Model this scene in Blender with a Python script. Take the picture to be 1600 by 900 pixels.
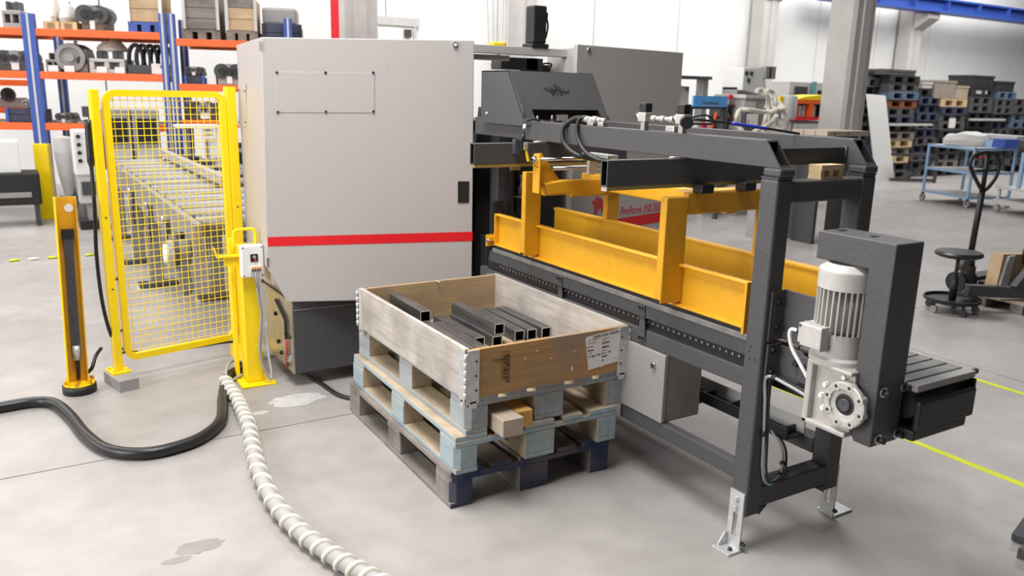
import bpy, math, random
from mathutils import Vector, Matrix

# ------------------------------------------------------------------ reset
for _o in list(bpy.data.objects):
    bpy.data.objects.remove(_o, do_unlink=True)
S = bpy.context.scene
C = S.collection
random.seed(7)
PI = math.pi

# ------------------------------------------------------------------ camera
CAM_R = ((0.85496858, 0.10060793, -0.50882883),
         (-0.51810625, 0.21177593, -0.82868382),
         (0.02438553, 0.97212602, 0.23318736))
CAM_H = 1.669
FPX = 1279.56
cam = bpy.data.cameras.new('camera')
cam.sensor_width = 36.0
cam.lens = FPX / 1600.0 * 36.0
cam.clip_start = 0.05
cam.clip_end = 200
cam.dof.use_dof = True
cam.dof.focus_distance = 3.6
cam.dof.aperture_fstop = 3.2
cam_o = bpy.data.objects.new('camera', cam)
cam_o.matrix_world = Matrix.Translation((0, 0, CAM_H)) @ Matrix(CAM_R).to_4x4()
C.objects.link(cam_o)
S.camera = cam_o

# ------------------------------------------------------------------ world
wd = bpy.data.worlds.new('hall_daylight')
S.world = wd
wd.use_nodes = True
bg = wd.node_tree.nodes['Background']
bg.inputs[0].default_value = (0.93, 0.96, 1.0, 1)
bg.inputs[1].default_value = 0.08

# ------------------------------------------------------------------ hall lighting
def area(name, loc, target, sx, sy, watts, col=(1, 0.985, 0.96)):
    l = bpy.data.lights.new(name, 'AREA')
    l.shape = 'RECTANGLE'
    l.size = sx
    l.size_y = sy
    l.energy = watts
    l.color = col
    o = bpy.data.objects.new(name, l)
    o.location = loc
    d = Vector(target) - Vector(loc)
    o.rotation_euler = d.to_track_quat('-Z', 'Y').to_euler()
    C.objects.link(o)
    return o

area('window_daylight', (-7.0, 9.0, 3.8), (1.5, 8.0, 0.6), 9, 4.5, 420, (1.0, 0.985, 0.96))
area('left_fill_light', (-4.6, 2.5, 2.7), (1.6, 3.6, 1.3), 2.4, 2.6, 265, (1.0, 0.985, 0.965))  # unseen fill light added on the left to brighten the saw cabinet face
area('hall_light', (0.5, 2.6, 4.8), (0.7, 2.65, 0), 2.2, 1.8, 280)  # added low and out of view to brighten the cabinets and centre floor
area('hall_light', (5.0, 6.6, 7.5), (4.8, 6.0, 0), 3.0, 3.0, 480)
area('hall_light', (-0.8, 6.2, 7.5), (-0.4, 6.4, 0), 3.0, 4.0, 180)
area('hall_light', (-1.0, 11.5, 6.5), (0.3, 12.5, 1), 4.5, 4.0, 560)
area('hall_light', (7.0, 12.5, 7.0), (6.6, 15.5, 2.8), 3.0, 3.0, 330)
area('hall_light', (13.0, 11.5, 7.0), (13.6, 15.5, 2.6), 4.0, 3.0, 300)
area('hall_light', (18.0, 8.4, 7.5), (18.5, 11.0, 1.0), 7.0, 3.0, 800)
area('hall_light', (23.5, 12.3, 7.2), (23.5, 15.5, 2.8), 7.0, 2.5, 480)  # added to brighten the right end of the back wall

# ------------------------------------------------------------------ colour management
vs = S.view_settings
vs.view_transform = 'Standard'
vs.look = 'None'
vs.exposure = -0.08
vs.gamma = 1.0
vs.use_curve_mapping = False

# ------------------------------------------------------------------ helpers
def ray(px, py):
    c = (px - 800.0, -(py - 450.0), -FPX)
    return Vector([sum(r[i] * c[i] for i in range(3)) for r in CAM_R])

def atY(px, py, y):
    r = ray(px, py)
    return Vector((0, 0, CAM_H)) + r * (y / r.y)

def atX(px, py, x):
    r = ray(px, py)
    return Vector((0, 0, CAM_H)) + r * (x / r.x)

def atZ(px, py, z=0.0):
    r = ray(px, py)
    return Vector((0, 0, CAM_H)) + r * ((z - CAM_H) / r.z)

def onP(px, py, a, b):
    """point of the vertical plane through the plan points a, b"""
    r = ray(px, py)
    n = (b[1] - a[1], -(b[0] - a[0]))
    t = (n[0] * a[0] + n[1] * a[1]) / (n[0] * r.x + n[1] * r.y)
    return Vector((0, 0, CAM_H)) + r * t

class MB:
    def __init__(s):
        s.v, s.f, s.m, s.s = [], [], [], []

    def add(s, vs_, fs_, m=0, smooth=False):
        k = len(s.v)
        s.v += [tuple(p) for p in vs_]
        for f in fs_:
            s.f.append(tuple(k + i for i in f))
            s.m.append(m)
            s.s.append(smooth)
        return s

    def box(s, x0, x1, y0, y1, z0, z1, m=0):
        vs_ = [(x0, y0, z0), (x1, y0, z0), (x1, y1, z0), (x0, y1, z0),
               (x0, y0, z1), (x1, y0, z1), (x1, y1, z1), (x0, y1, z1)]
        fs_ = [(0, 3, 2, 1), (4, 5, 6, 7), (0, 1, 5, 4), (1, 2, 6, 5), (2, 3, 7, 6), (3, 0, 4, 7)]
        return s.add(vs_, fs_, m)

    def obox(s, c, size, rz=0, m=0, mat=None):
        M = mat if mat is not None else Matrix.Rotation(rz, 3, 'Z')
        hx, hy, hz = size[0] / 2, size[1] / 2, size[2] / 2
        t = MB().box(-hx, hx, -hy, hy, -hz, hz)
        return s.add([Vector(c) + M @ Vector(p) for p in t.v], t.f, m)

    def bar(s, p0, p1, w, h, m=0, up=(0, 0, 1)):
        p0, p1 = Vector(p0), Vector(p1)
        d = p1 - p0
        L = d.length
        d.normalize()
        u = Vector(up)
        if abs(d.dot(u)) > 0.99:
            u = Vector((1, 0, 0))
        a = d.cross(u).normalized()
        b = a.cross(d).normalized()
        M = Matrix((a, d, b)).transposed()
        return s.obox((p0 + p1) / 2, (w, L, h), mat=M, m=m)

    def extr(s, pts, vec, m=0):
        """planar polygon extruded along vec"""
        n = len(pts)
        vec = Vector(vec)
        vs_ = [Vector(p) for p in pts] + [Vector(p) + vec for p in pts]
        fs_ = [tuple(range(n))[::-1], tuple(range(n, 2 * n))]
        fs_ += [(i, (i + 1) % n, n + (i + 1) % n, n + i) for i in range(n)]
        return s.add(vs_, fs_, m)

    def loft(s, A, B, m=0, caps=True):
        n = len(A)
        fs_ = [(i, (i + 1) % n, n + (i + 1) % n, n + i) for i in range(n)]
        if caps:
            fs_ += [tuple(range(n))[::-1], tuple(range(n, 2 * n))]
        return s.add(list(A) + list(B), fs_, m)

    def ring(s, Ao, Ai, Bo, Bi, m=0, mi=None):
        """hollow tube from two outer and two inner loops"""
        mi = m if mi is None else mi
        n = len(Ao)
        s.loft(Ao, Bo, m, False)
        s.loft(Bi, Ai, mi, False)
        q = [(i, n + i, n + (i + 1) % n, (i + 1) % n) for i in range(n)]
        s.add(list(Ao) + list(Ai), q, m)
        s.add(list(Bi) + list(Bo), q, m)
        return s

    def cyl(s, p0, p1, r, n=16, r2=None, m=0, caps=True):
        p0, p1 = Vector(p0), Vector(p1)
        r2 = r if r2 is None else r2
        d = (p1 - p0).normalized()
        u = Vector((0, 0, 1)) if abs(d.z) < 0.95 else Vector((1, 0, 0))
        a = d.cross(u).normalized()
        b = d.cross(a).normalized()
        A = [p0 + (a * math.cos(t) + b * math.sin(t)) * r for t in [2 * PI * i / n for i in range(n)]]
        B = [p1 + (a * math.cos(t) + b * math.sin(t)) * r2 for t in [2 * PI * i / n for i in range(n)]]
        k = len(s.v)
        fs_ = [(i, n + i, n + (i + 1) % n, (i + 1) % n) for i in range(n)]
        s.add(A + B, fs_, m, n > 6)
        if caps:
            s.f += [tuple(k + i for i in range(n)), tuple(k + n + i for i in range(n))[::-1]]
            s.m += [m, m]
            s.s += [False, False]
        return s

    def lathe(s, o, d, prof, n=24, m=0):
        """profile of (radius, height) pairs along direction d from o"""
        o, d = Vector(o), Vector(d).normalized()
        u = Vector((0, 0, 1)) if abs(d.z) < 0.95 else Vector((1, 0, 0))
        a = d.cross(u).normalized()
        b = d.cross(a).normalized()
        for (r0, h0), (r1, h1) in zip(prof[:-1], prof[1:]):
            A = [o + d * h0 + (a * math.cos(2 * PI * i / n) + b * math.sin(2 * PI * i / n)) * max(r0, 1e-5) for i in range(n)]
            B = [o + d * h1 + (a * math.cos(2 * PI * i / n) + b * math.sin(2 * PI * i / n)) * max(r1, 1e-5) for i in range(n)]
            s.add(A + B, [(i, n + i, n + (i + 1) % n, (i + 1) % n) for i in range(n)], m, True)
        return s

    def tube(s, path, r, n=8, m=0, caps=True, rf=None):
        P = [Vector(p) for p in path]
        N = len(P)
        T = []
        for i in range(N):
            t = P[min(i + 1, N - 1)] - P[max(i - 1, 0)]
            T.append(t.normalized())
        u = Vector((0, 0, 1)) if abs(T[0].z) < 0.9 else Vector((1, 0, 0))
        a = T[0].cross(u).normalized()
        k = len(s.v)
        for i in range(N):
            a = (a - T[i] * a.dot(T[i])).normalized()
            b = T[i].cross(a)
            rr = r if rf is None else rf(i)
            for j in range(n):
                t = 2 * PI * j / n
                s.v.append(tuple(P[i] + (a * math.cos(t) + b * math.sin(t)) * rr))
        for i in range(N - 1):
            for j in range(n):
                s.f.append((k + i * n + j, k + i * n + (j + 1) % n, k + (i + 1) * n + (j + 1) % n, k + (i + 1) * n + j))
                s.m.append(m)
                s.s.append(True)
        if caps:
            s.f += [tuple(k + j for j in range(n))[::-1], tuple(k + (N - 1) * n + j for j in range(n))]
            s.m += [m, m]
            s.s += [False, False]
        return s

    def mesh(s, name, mats):
        me = bpy.data.meshes.new(name)
        me.from_pydata(s.v, [], s.f)
        for mt in (mats if isinstance(mats, (list, tuple)) else [mats]):
            me.materials.append(mt)
        me.polygons.foreach_set('material_index', s.m)
        me.polygons.foreach_set('use_smooth', s.s)
        me.update()
        return me

    def build(s, name, mats, parent=None, bevel=0.0, seg=2, fix=True):
        if fix and parent is None:
            pass
        me = s.mesh(name, mats)
        import bmesh
        bm = bmesh.new()
        bm.from_mesh(me)
        bmesh.ops.recalc_face_normals(bm, faces=bm.faces)
        bm.to_mesh(me)
        bm.free()
        o = bpy.data.objects.new(name, me)
        C.objects.link(o)
        if parent is not None:
            o.parent = parent
            if parent.type == 'EMPTY':
                o.location = -Vector(parent.location)
        if bevel:
            md = o.modifiers.new('bevel', 'BEVEL')
            md.width = bevel
            md.segments = seg
            md.limit_method = 'ANGLE'
            md.angle_limit = math.radians(40)
        return o

def thing(name, label, cat, loc=(0, 0, 0), group=None):
    o = bpy.data.objects.new(name, None)
    o.empty_display_size = 0.1
    o.location = loc
    C.objects.link(o)
    return tag(o, label, cat, group)

def tag(o, label, cat=None, group=None):
    o['label'] = label
    if cat:
        o['category'] = cat
    if group:
        o['group'] = group
    return o

def struct(o):
    o['kind'] = 'structure'
    return o

def dup(root, loc, rz=None, label=None, group=None):
    r = root.copy()
    C.objects.link(r)
    r.location = loc
    if rz is not None:
        r.rotation_euler = (0, 0, rz)
    if label:
        r['label'] = label
    if group:
        r['group'] = group
    for ch in list(root.children):
        c = ch.copy()
        C.objects.link(c)
        c.parent = r
        for g in ch.children:
            d = g.copy()
            C.objects.link(d)
            d.parent = c
    return r

def text_part(body, size, mat, parent, M, name='lettering', shear=0.0, ext=0.0006, bold=0.0):
    cu = bpy.data.curves.new('t', 'FONT')
    cu.body = body
    cu.size = size
    cu.shear = shear
    cu.extrude = ext
    cu.offset = bold
    cu.resolution_u = 3
    t = bpy.data.objects.new('t', cu)
    C.objects.link(t)
    dg = bpy.context.evaluated_depsgraph_get()
    me = bpy.data.meshes.new_from_object(t.evaluated_get(dg))
    bpy.data.objects.remove(t, do_unlink=True)
    me.materials.clear()
    me.materials.append(mat)
    me.transform(M)
    o = bpy.data.objects.new(name, me)
    C.objects.link(o)
    if parent is not None:
        o.parent = parent
        if parent.type == 'EMPTY':
            o.location = -Vector(parent.location)
    return o

def frame_m(o, xdir, ydir):
    x = Vector(xdir).normalized()
    y = Vector(ydir)
    y = (y - x * y.dot(x)).normalized()
    z = x.cross(y)
    M = Matrix((x, y, z)).transposed().to_4x4()
    M.translation = Vector(o)
    return M

def bolts(parent, pts, d, r=0.011, h=0.010, mat=None, name='bolt', washer=None):
    """hexagon head bolts, each a mesh of its own"""
    out = []
    for p in pts:
        p = Vector(p)
        d = Vector(d).normalized()
        mb = MB()
        mb.cyl(p, p + d * h * 0.25, r * 1.25, 14)
        mb.cyl(p + d * h * 0.25, p + d * h, r, 6)
        out.append(mb.build(name, mat, parent))
    return out

def bez(P, n=10):
    """Catmull-Rom through the points"""
    P = [Vector(p) for p in P]
    Q = [P[0] * 2 - P[1]] + P + [P[-1] * 2 - P[-2]]
    out = []
    for i in range(1, len(Q) - 2):
        for k in range(n):
            t = k / n
            a, b, c, d = Q[i - 1], Q[i], Q[i + 1], Q[i + 2]
            out.append(0.5 * ((2 * b) + (c - a) * t + (2 * a - 5 * b + 4 * c - d) * t * t + (3 * b - a - 3 * c + d) * t ** 3))
    out.append(P[-1])
    return out

# ------------------------------------------------------------------ materials
MATS = {}

def mat(name, col, rough=0.5, metal=0.0, var=0.0, scale=8.0, bump=0.0, bscale=200.0, var_col=None, aniso=None, coat=0.0, spec=0.5, detail=6.0, dist=0.0):
    m = bpy.data.materials.new(name)
    m.use_nodes = True
    nt = m.node_tree
    b = nt.nodes['Principled BSDF']
    b.inputs['Base Color'].default_value = (*col, 1)
    b.inputs['Roughness'].default_value = rough
    b.inputs['Metallic'].default_value = metal
    b.inputs['Specular IOR Level'].default_value = spec
    if coat:
        b.inputs['Coat Weight'].default_value = coat
        b.inputs['Coat Roughness'].default_value = 0.15
    tc = nt.nodes.new('ShaderNodeTexCoord')
    src = tc.outputs['Object']
    if aniso:
        mp = nt.nodes.new('ShaderNodeMapping')
        mp.inputs['Scale'].default_value = aniso
        nt.links.new(src, mp.inputs['Vector'])
        src = mp.outputs['Vector']
    if var or var_col:
        n = nt.nodes.new('ShaderNodeTexNoise')
        n.inputs['Scale'].default_value = scale
        n.inputs['Detail'].default_value = detail
        n.inputs['Roughness'].default_value = 0.6
        n.inputs['Distortion'].default_value = dist
        nt.links.new(src, n.inputs['Vector'])
        r = nt.nodes.new('ShaderNodeValToRGB')
        r.color_ramp.elements[0].position = 0.32
        r.color_ramp.elements[1].position = 0.68
        c0 = var_col if var_col else tuple(max(0, c * (1 - var)) for c in col)
        r.color_ramp.elements[0].color = (*c0, 1)
        r.color_ramp.elements[1].color = (*[min(1, c * (1 + (var if not var_col else 0))) for c in col], 1)
        nt.links.new(n.outputs['Fac'], r.inputs['Fac'])
        nt.links.new(r.outputs['Color'], b.inputs['Base Color'])
    if bump:
        n2 = nt.nodes.new('ShaderNodeTexNoise')
        n2.inputs['Scale'].default_value = bscale
        n2.inputs['Detail'].default_value = 3.0
        nt.links.new(src, n2.inputs['Vector'])
        bp = nt.nodes.new('ShaderNodeBump')
        bp.inputs['Strength'].default_value = bump
        bp.inputs['Distance'].default_value = 0.002
        nt.links.new(n2.outputs['Fac'], bp.inputs['Height'])
        nt.links.new(bp.outputs['Normal'], b.inputs['Normal'])
    MATS[name] = m
    return m

def wood(name, c1, c2, axis='y', rough=0.8, stain=None, fine=1.0):
    """boards: grain stretched along one axis plus dark stains"""
    m = bpy.data.materials.new(name)
    m.use_nodes = True
    nt = m.node_tree
    b = nt.nodes['Principled BSDF']
    b.inputs['Roughness'].default_value = rough
    b.inputs['Specular IOR Level'].default_value = 0.2
    tc = nt.nodes.new('ShaderNodeTexCoord')
    mp = nt.nodes.new('ShaderNodeMapping')
    mp.inputs['Scale'].default_value = {'x': (2.5, 40, 40), 'y': (40, 2.5, 40), 'z': (40, 40, 2.5)}[axis]
    nt.links.new(tc.outputs['Object'], mp.inputs['Vector'])
    n = nt.nodes.new('ShaderNodeTexNoise')
    n.inputs['Scale'].default_value = 1.0 * fine
    n.inputs['Detail'].default_value = 8
    n.inputs['Roughness'].default_value = 0.65
    n.inputs['Distortion'].default_value = 0.4
    nt.links.new(mp.outputs['Vector'], n.inputs['Vector'])
    n2 = nt.nodes.new('ShaderNodeTexNoise')
    n2.inputs['Scale'].default_value = 5.0
    n2.inputs['Detail'].default_value = 5
    nt.links.new(tc.outputs['Object'], n2.inputs['Vector'])
    r = nt.nodes.new('ShaderNodeValToRGB')
    r.color_ramp.elements[0].position = 0.3
    r.color_ramp.elements[1].position = 0.7
    r.color_ramp.elements[0].color = (*c1, 1)
    r.color_ramp.elements[1].color = (*c2, 1)
    nt.links.new(n.outputs['Fac'], r.inputs['Fac'])
    out = r.outputs['Color']
    st = stain if stain else tuple(c * 0.55 for c in c1)
    r2 = nt.nodes.new('ShaderNodeValToRGB')
    r2.color_ramp.elements[0].position = 0.40
    r2.color_ramp.elements[1].position = 0.66
    r2.color_ramp.elements[0].color = (0, 0, 0, 1)
    r2.color_ramp.elements[1].color = (0.75, 0.75, 0.75, 1)
    nt.links.new(n2.outputs['Fac'], r2.inputs['Fac'])
    mx = nt.nodes.new('ShaderNodeMix')
    mx.data_type = 'RGBA'
    nt.links.new(r2.outputs['Color'], mx.inputs[0])
    nt.links.new(out, mx.inputs[6])
    mx.inputs[7].default_value = (*st, 1)
    nt.links.new(mx.outputs[2], b.inputs['Base Color'])
    bp = nt.nodes.new('ShaderNodeBump')
    bp.inputs['Strength'].default_value = 0.35
    bp.inputs['Distance'].default_value = 0.003
    nt.links.new(n.outputs['Fac'], bp.inputs['Height'])
    nt.links.new(bp.outputs['Normal'], b.inputs['Normal'])
    MATS[name] = m
    return m

M_CAB = mat('grey_powder_coat', (0.465, 0.436, 0.424), 0.36, var=0.03, scale=60, bump=0.06, bscale=500)
M_DARK = mat('dark_hammered_paint', (0.073, 0.071, 0.075), 0.45, var=0.22, spec=0.35, scale=260, bump=0.22, bscale=420, detail=2)
M_DARK2 = mat('dark_grey_paint', (0.055, 0.056, 0.062), 0.45, var=0.1, scale=30)
M_BLACK = mat('black_steel', (0.012, 0.012, 0.013), 0.5)
M_RUB = mat('black_rubber', (0.012, 0.012, 0.013), 0.38, bump=0.1, bscale=60)
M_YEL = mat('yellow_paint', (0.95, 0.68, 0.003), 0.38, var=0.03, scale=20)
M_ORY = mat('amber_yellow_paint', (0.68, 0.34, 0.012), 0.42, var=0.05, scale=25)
M_RED = mat('red_stripe', (0.72, 0.012, 0.02), 0.4)
M_STEEL = mat('bare_steel', (0.56, 0.55, 0.54), 0.35, metal=0.9, var=0.12, scale=12)
M_GALV = mat('galvanised_steel', (0.62, 0.63, 0.63), 0.45, metal=0.6, var=0.12, scale=40)
M_CHROME = mat('chrome', (0.75, 0.75, 0.76), 0.15, metal=1.0)
M_MOTOR = mat('light_grey_cast', (0.50, 0.48, 0.46), 0.42, var=0.06, scale=30, bump=0.1, bscale=150)
M_ALU = mat('raw_aluminium', (0.47, 0.45, 0.425), 0.42, metal=0.25, var=0.1, scale=30)
M_TUBE = mat('mill_scale_steel', (0.14, 0.137, 0.137), 0.40, metal=0.45, var=0.35, scale=9, aniso=(6, 0.6, 6))
M_ENC = mat('enclosure_shaded_grey', (0.30, 0.285, 0.275), 0.4, var=0.03, scale=60)  # grey darkened to put the pallet stack's shade into the colour
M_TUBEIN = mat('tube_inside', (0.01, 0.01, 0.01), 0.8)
M_CUT = mat('sawn_steel_edge', (0.65, 0.64, 0.62), 0.35, metal=0.5)
M_WHITE = mat('white_plastic', (0.80, 0.80, 0.79), 0.35)
M_WPAINT = mat('white_paint', (0.76, 0.76, 0.75), 0.6, var=0.03, scale=3)
M_CREAM = mat('cream_hose', (0.64, 0.60, 0.515), 0.55, var=0.08, scale=20)
M_BLUE = mat('rack_blue_paint', (0.035, 0.085, 0.36), 0.4)
M_LBLUE = mat('light_blue_paint', (0.27, 0.42, 0.62), 0.4)
M_ORANGE = mat('rack_orange_paint', (0.83, 0.13, 0.02), 0.45)
M_TAPE = mat('yellow_floor_tape', (0.62, 0.66, 0.02), 0.6, var=0.1, scale=12)
M_SLAT = mat('worn_steel_slat', (0.21, 0.205, 0.20), 0.45, metal=0.3, var=0.25, scale=14)
M_BRASS = mat('yellow_zinc', (0.45, 0.36, 0.12), 0.4, metal=0.6)
M_PAPER = mat('paper', (0.78, 0.75, 0.74), 0.8)
M_INK = mat('ink', (0.05, 0.045, 0.045), 0.8)
M_STAMP = mat('branding_ink', (0.07, 0.045, 0.03), 0.8)
M_CARD = mat('cardboard', (0.50, 0.36, 0.22), 0.85, var=0.1, scale=6)
M_GREY = mat('mid_grey_paint', (0.30, 0.29, 0.29), 0.5, var=0.05, scale=10)
M_LGREY = mat('pale_grey_paint', (0.52, 0.51, 0.50), 0.5, var=0.05, scale=10)
M_TEAL = mat('teal_paint', (0.12, 0.36, 0.38), 0.5)
M_GLASS = mat('clear_plastic', (0.75, 0.77, 0.78), 0.15)
M_GREEN = mat('green_sleeve', (0.1, 0.45, 0.33), 0.5)
M_GCABLE = mat('grey_cable', (0.33, 0.33, 0.33), 0.45)
M_SKYB = mat('sky_blue_panel', (0.09, 0.33, 0.70), 0.5)
M_BWIRE = mat('blue_pneumatic_line', (0.03, 0.05, 0.45), 0.4)
M_CRATEG = mat('grey_green_crate', (0.085, 0.085, 0.085), 0.7, var=0.3, scale=5)
M_CRATEB = mat('slate_blue_crate', (0.045, 0.052, 0.09), 0.7, var=0.3, scale=5)
M_CRATED = mat('charcoal_crate', (0.026, 0.026, 0.027), 0.7, var=0.3, scale=5)
M_CRATEL = mat('steel_blue_crate', (0.10, 0.15, 0.22), 0.7, var=0.25, scale=5)
W_GREY = wood('weathered_collar_board', (0.35, 0.315, 0.285), (0.56, 0.51, 0.465), 'y', stain=(0.27, 0.24, 0.215))
W_GREYX = wood('weathered_collar_end', (0.30, 0.19, 0.11), (0.50, 0.28, 0.10), 'x', stain=(0.27, 0.22, 0.18))
W_INNER = wood('collar_inside', (0.40, 0.28, 0.16), (0.50, 0.36, 0.20), 'x', stain=(0.23, 0.19, 0.16))
W_RAW = wood('raw_pallet_timber', (0.42, 0.33, 0.22), (0.58, 0.48, 0.35), 'y', stain=(0.25, 0.20, 0.15))
W_OLD = wood('aged_pallet_timber', (0.21, 0.18, 0.16), (0.34, 0.30, 0.27), 'y', stain=(0.10, 0.09, 0.085))
W_BLUE1 = wood('pale_blue_worn_paint', (0.25, 0.29, 0.33), (0.42, 0.46, 0.49), 'y', stain=(0.33, 0.33, 0.32))
W_BLUE2 = wood('sky_blue_worn_paint', (0.22, 0.31, 0.37), (0.40, 0.48, 0.52), 'y', stain=(0.36, 0.38, 0.36))
W_NAVY = wood('navy_worn_paint', (0.018, 0.03, 0.085), (0.045, 0.065, 0.14), 'y', stain=(0.16, 0.14, 0.14))
W_CHIP = mat('chipboard_block', (0.36, 0.37, 0.36), 0.85, var=0.25, scale=60)
W_YEL = wood('yellow_timber', (0.55, 0.30, 0.07), (0.66, 0.40, 0.13), 'z', stain=(0.50, 0.28, 0.08))
W_SAWN = wood('sawn_timber', (0.40, 0.31, 0.24), (0.52, 0.43, 0.35), 'y', stain=(0.42, 0.35, 0.30))
W_FRESH = wood('fresh_pine', (0.58, 0.42, 0.24), (0.70, 0.54, 0.34), 'x', stain=(0.5, 0.36, 0.2))

# ================================================================== THE HALL
def concrete():
    m = bpy.data.materials.new('polished_concrete')
    m.use_nodes = True
    nt = m.node_tree
    b = nt.nodes['Principled BSDF']
    tc = nt.nodes.new('ShaderNodeTexCoord')
    def noise(sc, det, a, c, ca, cb):
        n = nt.nodes.new('ShaderNodeTexNoise')
        n.inputs['Scale'].default_value = sc
        n.inputs['Detail'].default_value = det
        n.inputs['Roughness'].default_value = 0.62
        nt.links.new(tc.outputs['Object'], n.inputs['Vector'])
        r = nt.nodes.new('ShaderNodeValToRGB')
        r.color_ramp.elements[0].position = a
        r.color_ramp.elements[1].position = c
        r.color_ramp.elements[0].color = (*ca, 1)
        r.color_ramp.elements[1].color = (*cb, 1)
        nt.links.new(n.outputs['Fac'], r.inputs['Fac'])
        return n, r
    _, r1 = noise(0.9, 7, 0.3, 0.7, (0.320, 0.298, 0.289), (0.425, 0.400, 0.386))
    _, r2 = noise(5.0, 8, 0.30, 0.62, (0.86, 0.855, 0.85), (1, 1, 1))
    mx = nt.nodes.new('ShaderNodeMix')
    mx.data_type = 'RGBA'
    mx.blend_type = 'MULTIPLY'
    mx.inputs[0].default_value = 1.0
    nt.links.new(r1.outputs['Color'], mx.inputs[6])
    nt.links.new(r2.outputs['Color'], mx.inputs[7])
    nt.links.new(mx.outputs[2], b.inputs['Base Color'])
    n3, r3 = noise(3.0, 5, 0.3, 0.7, (0.30, 0.30, 0.30), (0.48, 0.48, 0.48))
    nt.links.new(r3.outputs['Color'], b.inputs['Roughness'])
    b.inputs['Specular IOR Level'].default_value = 0.38
    return m

M_FLOOR = concrete()
M_JOINT = mat('floor_joint_filler', (0.30, 0.285, 0.275), 0.8)
M_WALL = mat('white_wall_panel', (0.74, 0.74, 0.735), 0.75, var=0.03, scale=1.2)
M_PILLAR = mat('grey_concrete_pillar', (0.50, 0.475, 0.46), 0.75, var=0.06, scale=3)

fl = MB().box(-14, 40, -8, 20, -0.3, -0.008).build('floor', M_JOINT)
struct(fl)
xs = [-14, -4.6, 5.22, 15.0, 25.0, 40]
ys = [-8, 3.87, 13.7, 20]
for i in range(len(xs) - 1):
    for j in range(len(ys) - 1):
        MB().box(xs[i] + 0.004, xs[i + 1] - 0.004, ys[j] + 0.004, ys[j + 1] - 0.004, -0.008, 0.0).build('floor_slab', M_FLOOR, fl)

def blob(cx, cy, rx, ry, n=22, jag=0.25, seed=1):
    rnd = random.Random(seed)
    return [(cx + rx * math.cos(2 * PI * i / n) * (1 + jag * (rnd.random() - 0.5)),
             cy + ry * math.sin(2 * PI * i / n) * (1 + jag * (rnd.random() - 0.5)), 0.0) for i in range(n)]

M_STAIN = mat('floor_stain', (0.25, 0.233, 0.226), 0.5, var=0.1, scale=14)
M_SPILL = mat('white_floor_patch', (0.56, 0.55, 0.545), 0.22, var=0.12, scale=20)
MB().extr(blob(0.455, 2.915, 0.085, 0.045, seed=2, jag=0.3), (0, 0, 0.0008)).build('oil_stain', M_STAIN, fl)
MB().extr(blob(0.37, 2.86, 0.05, 0.022, seed=5, jag=0.3), (0, 0, 0.0008)).build('oil_stain', M_STAIN, fl)
MB().extr(blob(1.22, 4.20, 0.15, 0.085, seed=3, jag=0.45), (0, 0, 0.0012)).build('floor_patch', M_SPILL, fl)
MB().extr(blob(0.985, 4.10, 0.05, 0.025, seed=9, jag=0.4), (0, 0, 0.0012)).build('floor_patch', M_SPILL, fl)

# yellow aisle lines
for x, y0, y1, side in ((3.76, -3, 9, 'nearer'), (5.0, -3, 9, 'farther')):
    o = MB().box(x - 0.022, x + 0.022, y0, y1, 0.0, 0.0012).build('aisle_line', M_TAPE)
    tag(o, 'yellow-green aisle line on the floor, the ' + ('one passing right under the motor guard' if side == 'nearer' else 'fainter one beyond the end of the slat conveyor'), 'floor marking', 'floor aisle lines')

# back wall in tall panels
wb = MB().box(-6, 44, 15.56, 15.8, 0, 8.5).build('wall_back', M_JOINT)
struct(wb)
x = -6.0
while x < 44:
    MB().box(x + 0.012, x + 2.488, 15.5, 15.56, 0, 8.5).build('wall_panel', M_WALL, wb)
    x += 2.5

# white door in the back wall seen over the saw cabinet
d1 = MB().box(5.6, 7.06, 15.46, 15.5, 0, 2.86).build('door_1', M_WPAINT, bevel=0.01)
struct(d1)
MB().box(5.5, 7.18, 15.43, 15.5, 2.86, 3.02).build('door_lintel', M_LGREY, d1)
MB().box(6.86, 7.0, 15.40, 15.46, 2.66, 2.80).build('door_closer', M_DARK2, d1)
MB().box(7.06, 7.12, 15.44, 15.5, 0, 2.86).build('door_jamb', M_LGREY, d1)

# concrete pillars: square shaft with chamfered edges and a crane corbel
def pillar(name, label, cx, cy, w, dpt, corbel=None, h=8.5):
    t = thing(name, label, 'pillar', (cx, cy, 0), 'concrete hall pillars')
    c = 0.05
    X, Y = w / 2, dpt / 2
    pl = [(-X + c, -Y), (X - c, -Y), (X, -Y + c), (X, Y - c), (X - c, Y), (-X + c, Y), (-X, Y - c), (-X, -Y + c)]
    MB().extr([(cx + a, cy + b, 0) for a, b in pl], (0, 0, h)).build('shaft', M_PILLAR, t)
    MB().extr([(cx + a * 0.93, cy - Y - 0.03 if b < 0 else cy - Y + 0.02, 0) for a, b in ((-X * .35, -1), (X * .35, -1), (X * .35, 1), (-X * .35, 1))], (0, 0, h)).build('rib', M_PILLAR, t)
    if corbel:
        z, out = corbel
        pts = [(cx - X, cy - Y, z - 0.45), (cx - X, cy - Y - out, z - 0.15), (cx - X, cy - Y - out, z), (cx - X, cy - Y, z)]
        MB().extr(pts, (w, 0, 0)).build('corbel', M_PILLAR, t, bevel=0.02)
    return t

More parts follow.
